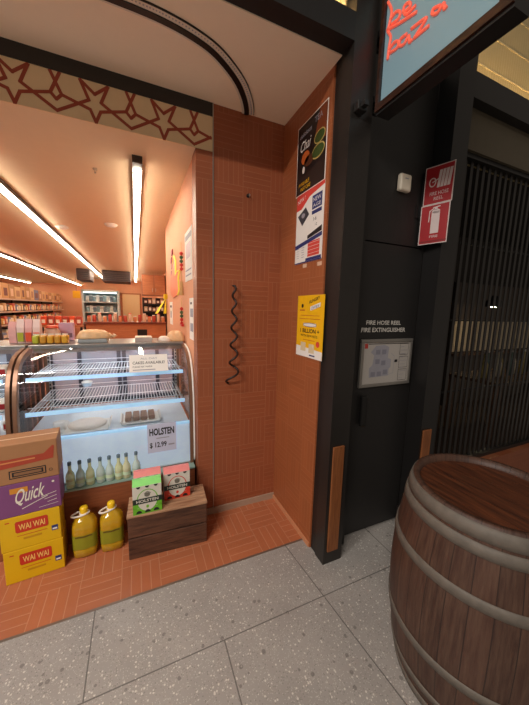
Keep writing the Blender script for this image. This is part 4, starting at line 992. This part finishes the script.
for z in shelfz:
    for k in range(9):
        x = a+.14+k*(b-a-.28)/8; c = (x, 11.72, z+.031); h = .17+.03*(k % 2)
        t = thing('milk_carton', 'small drink carton on a shelf of the tall chilled cabinet', 'carton', c, 'cartons in the chilled cabinet')
        part(MB().box((x-.045, 11.68, z+.031), (x+.045, 11.77, z+.031+h), CL[(k+int(z*10)) % 3], bev=.004), 'carton_body', t); part(MB().box((x-.043, 11.715, z+.03+h), (x+.043, 11.735, z+.055+h), WHITE), 'gable_top', t)
# door in the back wall
a, b = at(123, 310, y=12.6).x, at(140, 310, y=12.6).x
t = struct(MB().box((a, 12.56, 0), (b, 12.6, 1.95), mat('cream_door', 'e8c896', .5, var=.03), bev=.004), 'door_1')
mb = MB().tube([(a+.06, 12.54, 1.0), (a+.06, 12.54, 1.2)], .012, STEEL).box((a+.05, 12.54, 1.02), (a+.07, 12.56, 1.04), STEEL).box((a+.05, 12.54, 1.16), (a+.07, 12.56, 1.18), STEEL); h_ = mb.build('door_handle'); h_.parent = t
struct(MB().box((a-.06, 12.55, 0), (a, 12.6, 2.0), CT).box((b, 12.55, 0), (b+.06, 12.6, 2.0), CT).box((a-.06, 12.55, 1.95), (b+.06, 12.6, 2.0), CT), 'trim_8')
# dark shelving on the right far side + cupboards above
a, b = .18, .78; yy = 8.6
t = thing('dark_shelf_unit', 'dark shelving unit full of packets in the far right corner', 'shelf', ((a+b)/2, yy, 0))
SH = mat('dark_shelf_metal', '2a1f1c', .5)
mb = MB()
for x in (a, b-.03): mb.box((x, yy, 0), (x+.03, yy+.4, 1.75), SH)
mb.box((a, yy+.38, 0), (b, yy+.4, 1.75), SH); part(mb, 'frame', t)
for z in (.8, 1.1, 1.35, 1.56): part(MB().box((a+.03, yy, z), (b-.03, yy+.38, z+.025), SH), 'shelf', t)
IC = [mat('item_maroon', '6d2f28', .5), mat('item_cream', 'd8b090', .5), mat('item_tan', 'a8704c', .5)]
for z in (.8, 1.1, 1.35, 1.56):
    for k in range(5):
        x = a+.08+.105*k; h = .11+.02*((k+int(z*10)) % 3); c = (x, yy+.1, z+.026)
        t = thing('packet', 'small packet on the dark shelving in the far right corner', 'packet', c, 'packets on the dark shelving'); part(MB().box((x-.042, yy+.04, z+.026), (x+.042, yy+.16, z+.026+h), IC[(k*2+int(z*10)) % 3], bev=.008), 'pack_body', t); part(MB().box((x-.03, yy+.0385, z+.05), (x+.03, yy+.0405, z+.026+h*.7), OFFW), 'front_label', t)
t = thing('wall_cupboard', 'brown cupboards high in the far right corner above the dark shelving', 'cupboard', ((a+b)/2, yy, 1.80)); part(MB().box((a, yy+.02, 1.80), (b, yy+.4, 2.36), mat('cupboard_brown', 'a5694a', .5)), 'body', t)
for k in range(2):
    d = part(MB().box((a+.01+.3*k, yy, 1.82), (a+.29+.3*k, yy+.02, 2.34), CT, bev=.003), 'door', t); part(MB().tube([(a+(.26 if k == 0 else .34), yy-.012, 1.9), (a+(.26 if k == 0 else .34), yy-.012, 2.0)], .006, STEEL), 'handle', d)
t = thing('price_board', 'small yellow board hanging above the left end of the chilled cabinet', 'sign', (-1.62, 10.9, 1.72)); q = at(73, 298, y=10.9); q2 = at(80, 291, y=10.9)
part(MB().box((q.x, 10.89, q.z), (q2.x, 10.91, q2.z), YEL, bev=.004), 'board', t); part(MB().tube([((q.x+q2.x)/2, 10.9, q2.z), ((q.x+q2.x)/2, 10.9, 2.46)], .004, CHAR), 'cord', t)
# long gondola on the left
gx = -3.1; ga, gb = 8.4, 16.4
t = thing('shop_shelving', 'long dark shelving run on the left with cartons along its top', 'shelf', (gx-.25, (ga+gb)/2, 0))
part(MB().box((gx-.5, ga, 0), (gx-.44, gb, 1.62), SH), 'back_panel', t); part(MB().box((gx-.44, ga, 0), (gx, gb, .12), SH), 'plinth', t)
gz = (.55, .92, 1.26, 1.60)
for z in gz: 
    s_ = part(MB().box((gx-.44, ga, z), (gx, gb, z+.025), SH), 'shelf', t); part(MB().box((gx, ga, z-.01), (gx+.006, gb, z+.03), mat('price_rail_pale', 'c7a58e', .5)), 'price_rail', s_)
for k in range(6): part(MB().box((gx-.44, ga+k*(gb-ga-.03)/5, .12), (gx-.40, ga+.03+k*(gb-ga-.03)/5, 1.6), SH), 'upright', t)
GB = [mat('carton_card_a', 'c8935c', .6), mat('carton_card_b', 'b07c4c', .6), mat('carton_card_c', 'd2a878', .6), mat('carton_card_blue', '6c6f8c', .6)]
y = ga+.02; k = 0
while y < gb-.5:
    w = (.42, .5, .38, .46)[k % 4]; h = .40-.05*((k*5) % 4 == 1)-.06*(k > 9); c = (gx-.22, y+w/2, 1.626)
    t = thing('carton', 'brown cardboard carton in the row on top of the long left shelving', 'box', c, 'cartons on top of the long shelving')
    part(MB().box((gx-.42, y, 1.626), (gx-.03, y+w-.02, 1.626+h), GB[3 if k == 9 else k % 3], bev=.004), 'carton_body', t); part(MB().box((gx-.0305, y+.1, 1.70), (gx-.029, y+w-.12, 1.626+h*.7), IC[k % 3]), 'printed_panel', t)
    y += w; k += 1
GP = [mat('pkt_tan', 'd09a66', .5), mat('pkt_cream', 'ecd2b4', .5), mat('pkt_blue', '76809c', .5), mat('pkt_red', 'c85a44', .5), mat('pkt_gold', 'd8a14c', .5), mat('pkt_dark', '5c443c', .5)]
for z in gz[:3]:
    y = ga+.06; k = 0
    while y < gb-.25:
        w = .20+.06*((k*3+int(z*10)) % 3); h = .22-.03*((k+int(z*10)) % 3); c = (gx-.16, y+w/2, z+.026)
        t = thing('packet', 'grocery packet on the long dark shelving at the left', 'packet', c, 'packets on the long shelving')
        part(MB().box((gx-.30, y, z+.026), (gx-.02, y+w-.02, z+.026+h), GP[(k*5+int(z*10)) % 6], bev=.03), 'pack_body', t); part(MB().box((gx-.0205, y+.04, z+.06), (gx-.0185, y+w-.06, z+.02+h*.7), GP[(k+1) % 2*3+1 if (k % 2) else 1]), 'front_label', t)
        y += w+.01; k += 1
# near snack stand at the far left edge
sx0, sx1 = -2.35, -1.62; sy = 4.6
t = thing('snack_stand', 'dark stand of packets at the left edge behind the pink bags', 'shelf', ((sx0+sx1)/2, sy, 0))
mb = MB()
for x in (sx0, sx1-.03): mb.box((x, sy, 0), (x+.03, sy+.3, 1.5), SH)
mb.box((sx0, sy+.27, 0), (sx1, sy+.3, 1.5), SH); part(mb, 'frame', t)
for z in (1.0, 1.22, 1.42): part(MB().box((sx0+.03, sy, z), (sx1-.03, sy+.27, z+.02), SH), 'shelf', t)
for z in (1.0, 1.22):
    for k in range(6):
        x = sx1-.09-.105*k; c = (x, sy+.1, z+.021); t = thing('packet', 'small packet on the dark stand behind the pink bags', 'packet', c, 'packets on the dark stand'); part(MB().box((x-.045, sy+.02, z+.021), (x+.045, sy+.18, z+.15), GP[(k+int(z*10)) % 5], bev=.012), 'pack_body', t); part(MB().box((x-.03, sy+.0185, z+.05), (x+.03, sy+.0205, z+.11), OFFW), 'front_label', t)

# ================================================================== LIGHT
def area(name, loc, sx, sy, power, col, rot=(0, 0, 0)):
    l = bpy.data.lights.new(name, 'AREA'); l.shape = 'RECTANGLE'; l.size = sx; l.size_y = sy; l.energy = power; l.color = col
    o = bpy.data.objects.new(name, l); COL.objects.link(o); o.location = loc; o.rotation_euler = rot; return o
area('mall_light_strip', (-3.4, -2.0, 4.16), 3.2, .16, 225, (1, .93, .86), (math.radians(18), math.radians(0), 0))
area('fill_light_front', (-1.9, .3, 3.9), 1.4, .3, 58, (1, .95, .9))  # unseen lamp added to brighten the floor and bounce onto the soffit
for x in (-4.20, -2.31, -.95, .045):
    pass
w = bpy.data.worlds.new('world'); SC.world = w; w.use_nodes = True
w.node_tree.nodes['Background'].inputs[0].default_value = (.95, .80, .66, 1); w.node_tree.nodes['Background'].inputs[1].default_value = .17
vs = SC.view_settings; SC.display_settings.display_device = 'sRGB'; vs.view_transform = 'Standard'; vs.look = 'None'; vs.gamma = 1; vs.use_curve_mapping = False; vs.exposure = 0.16
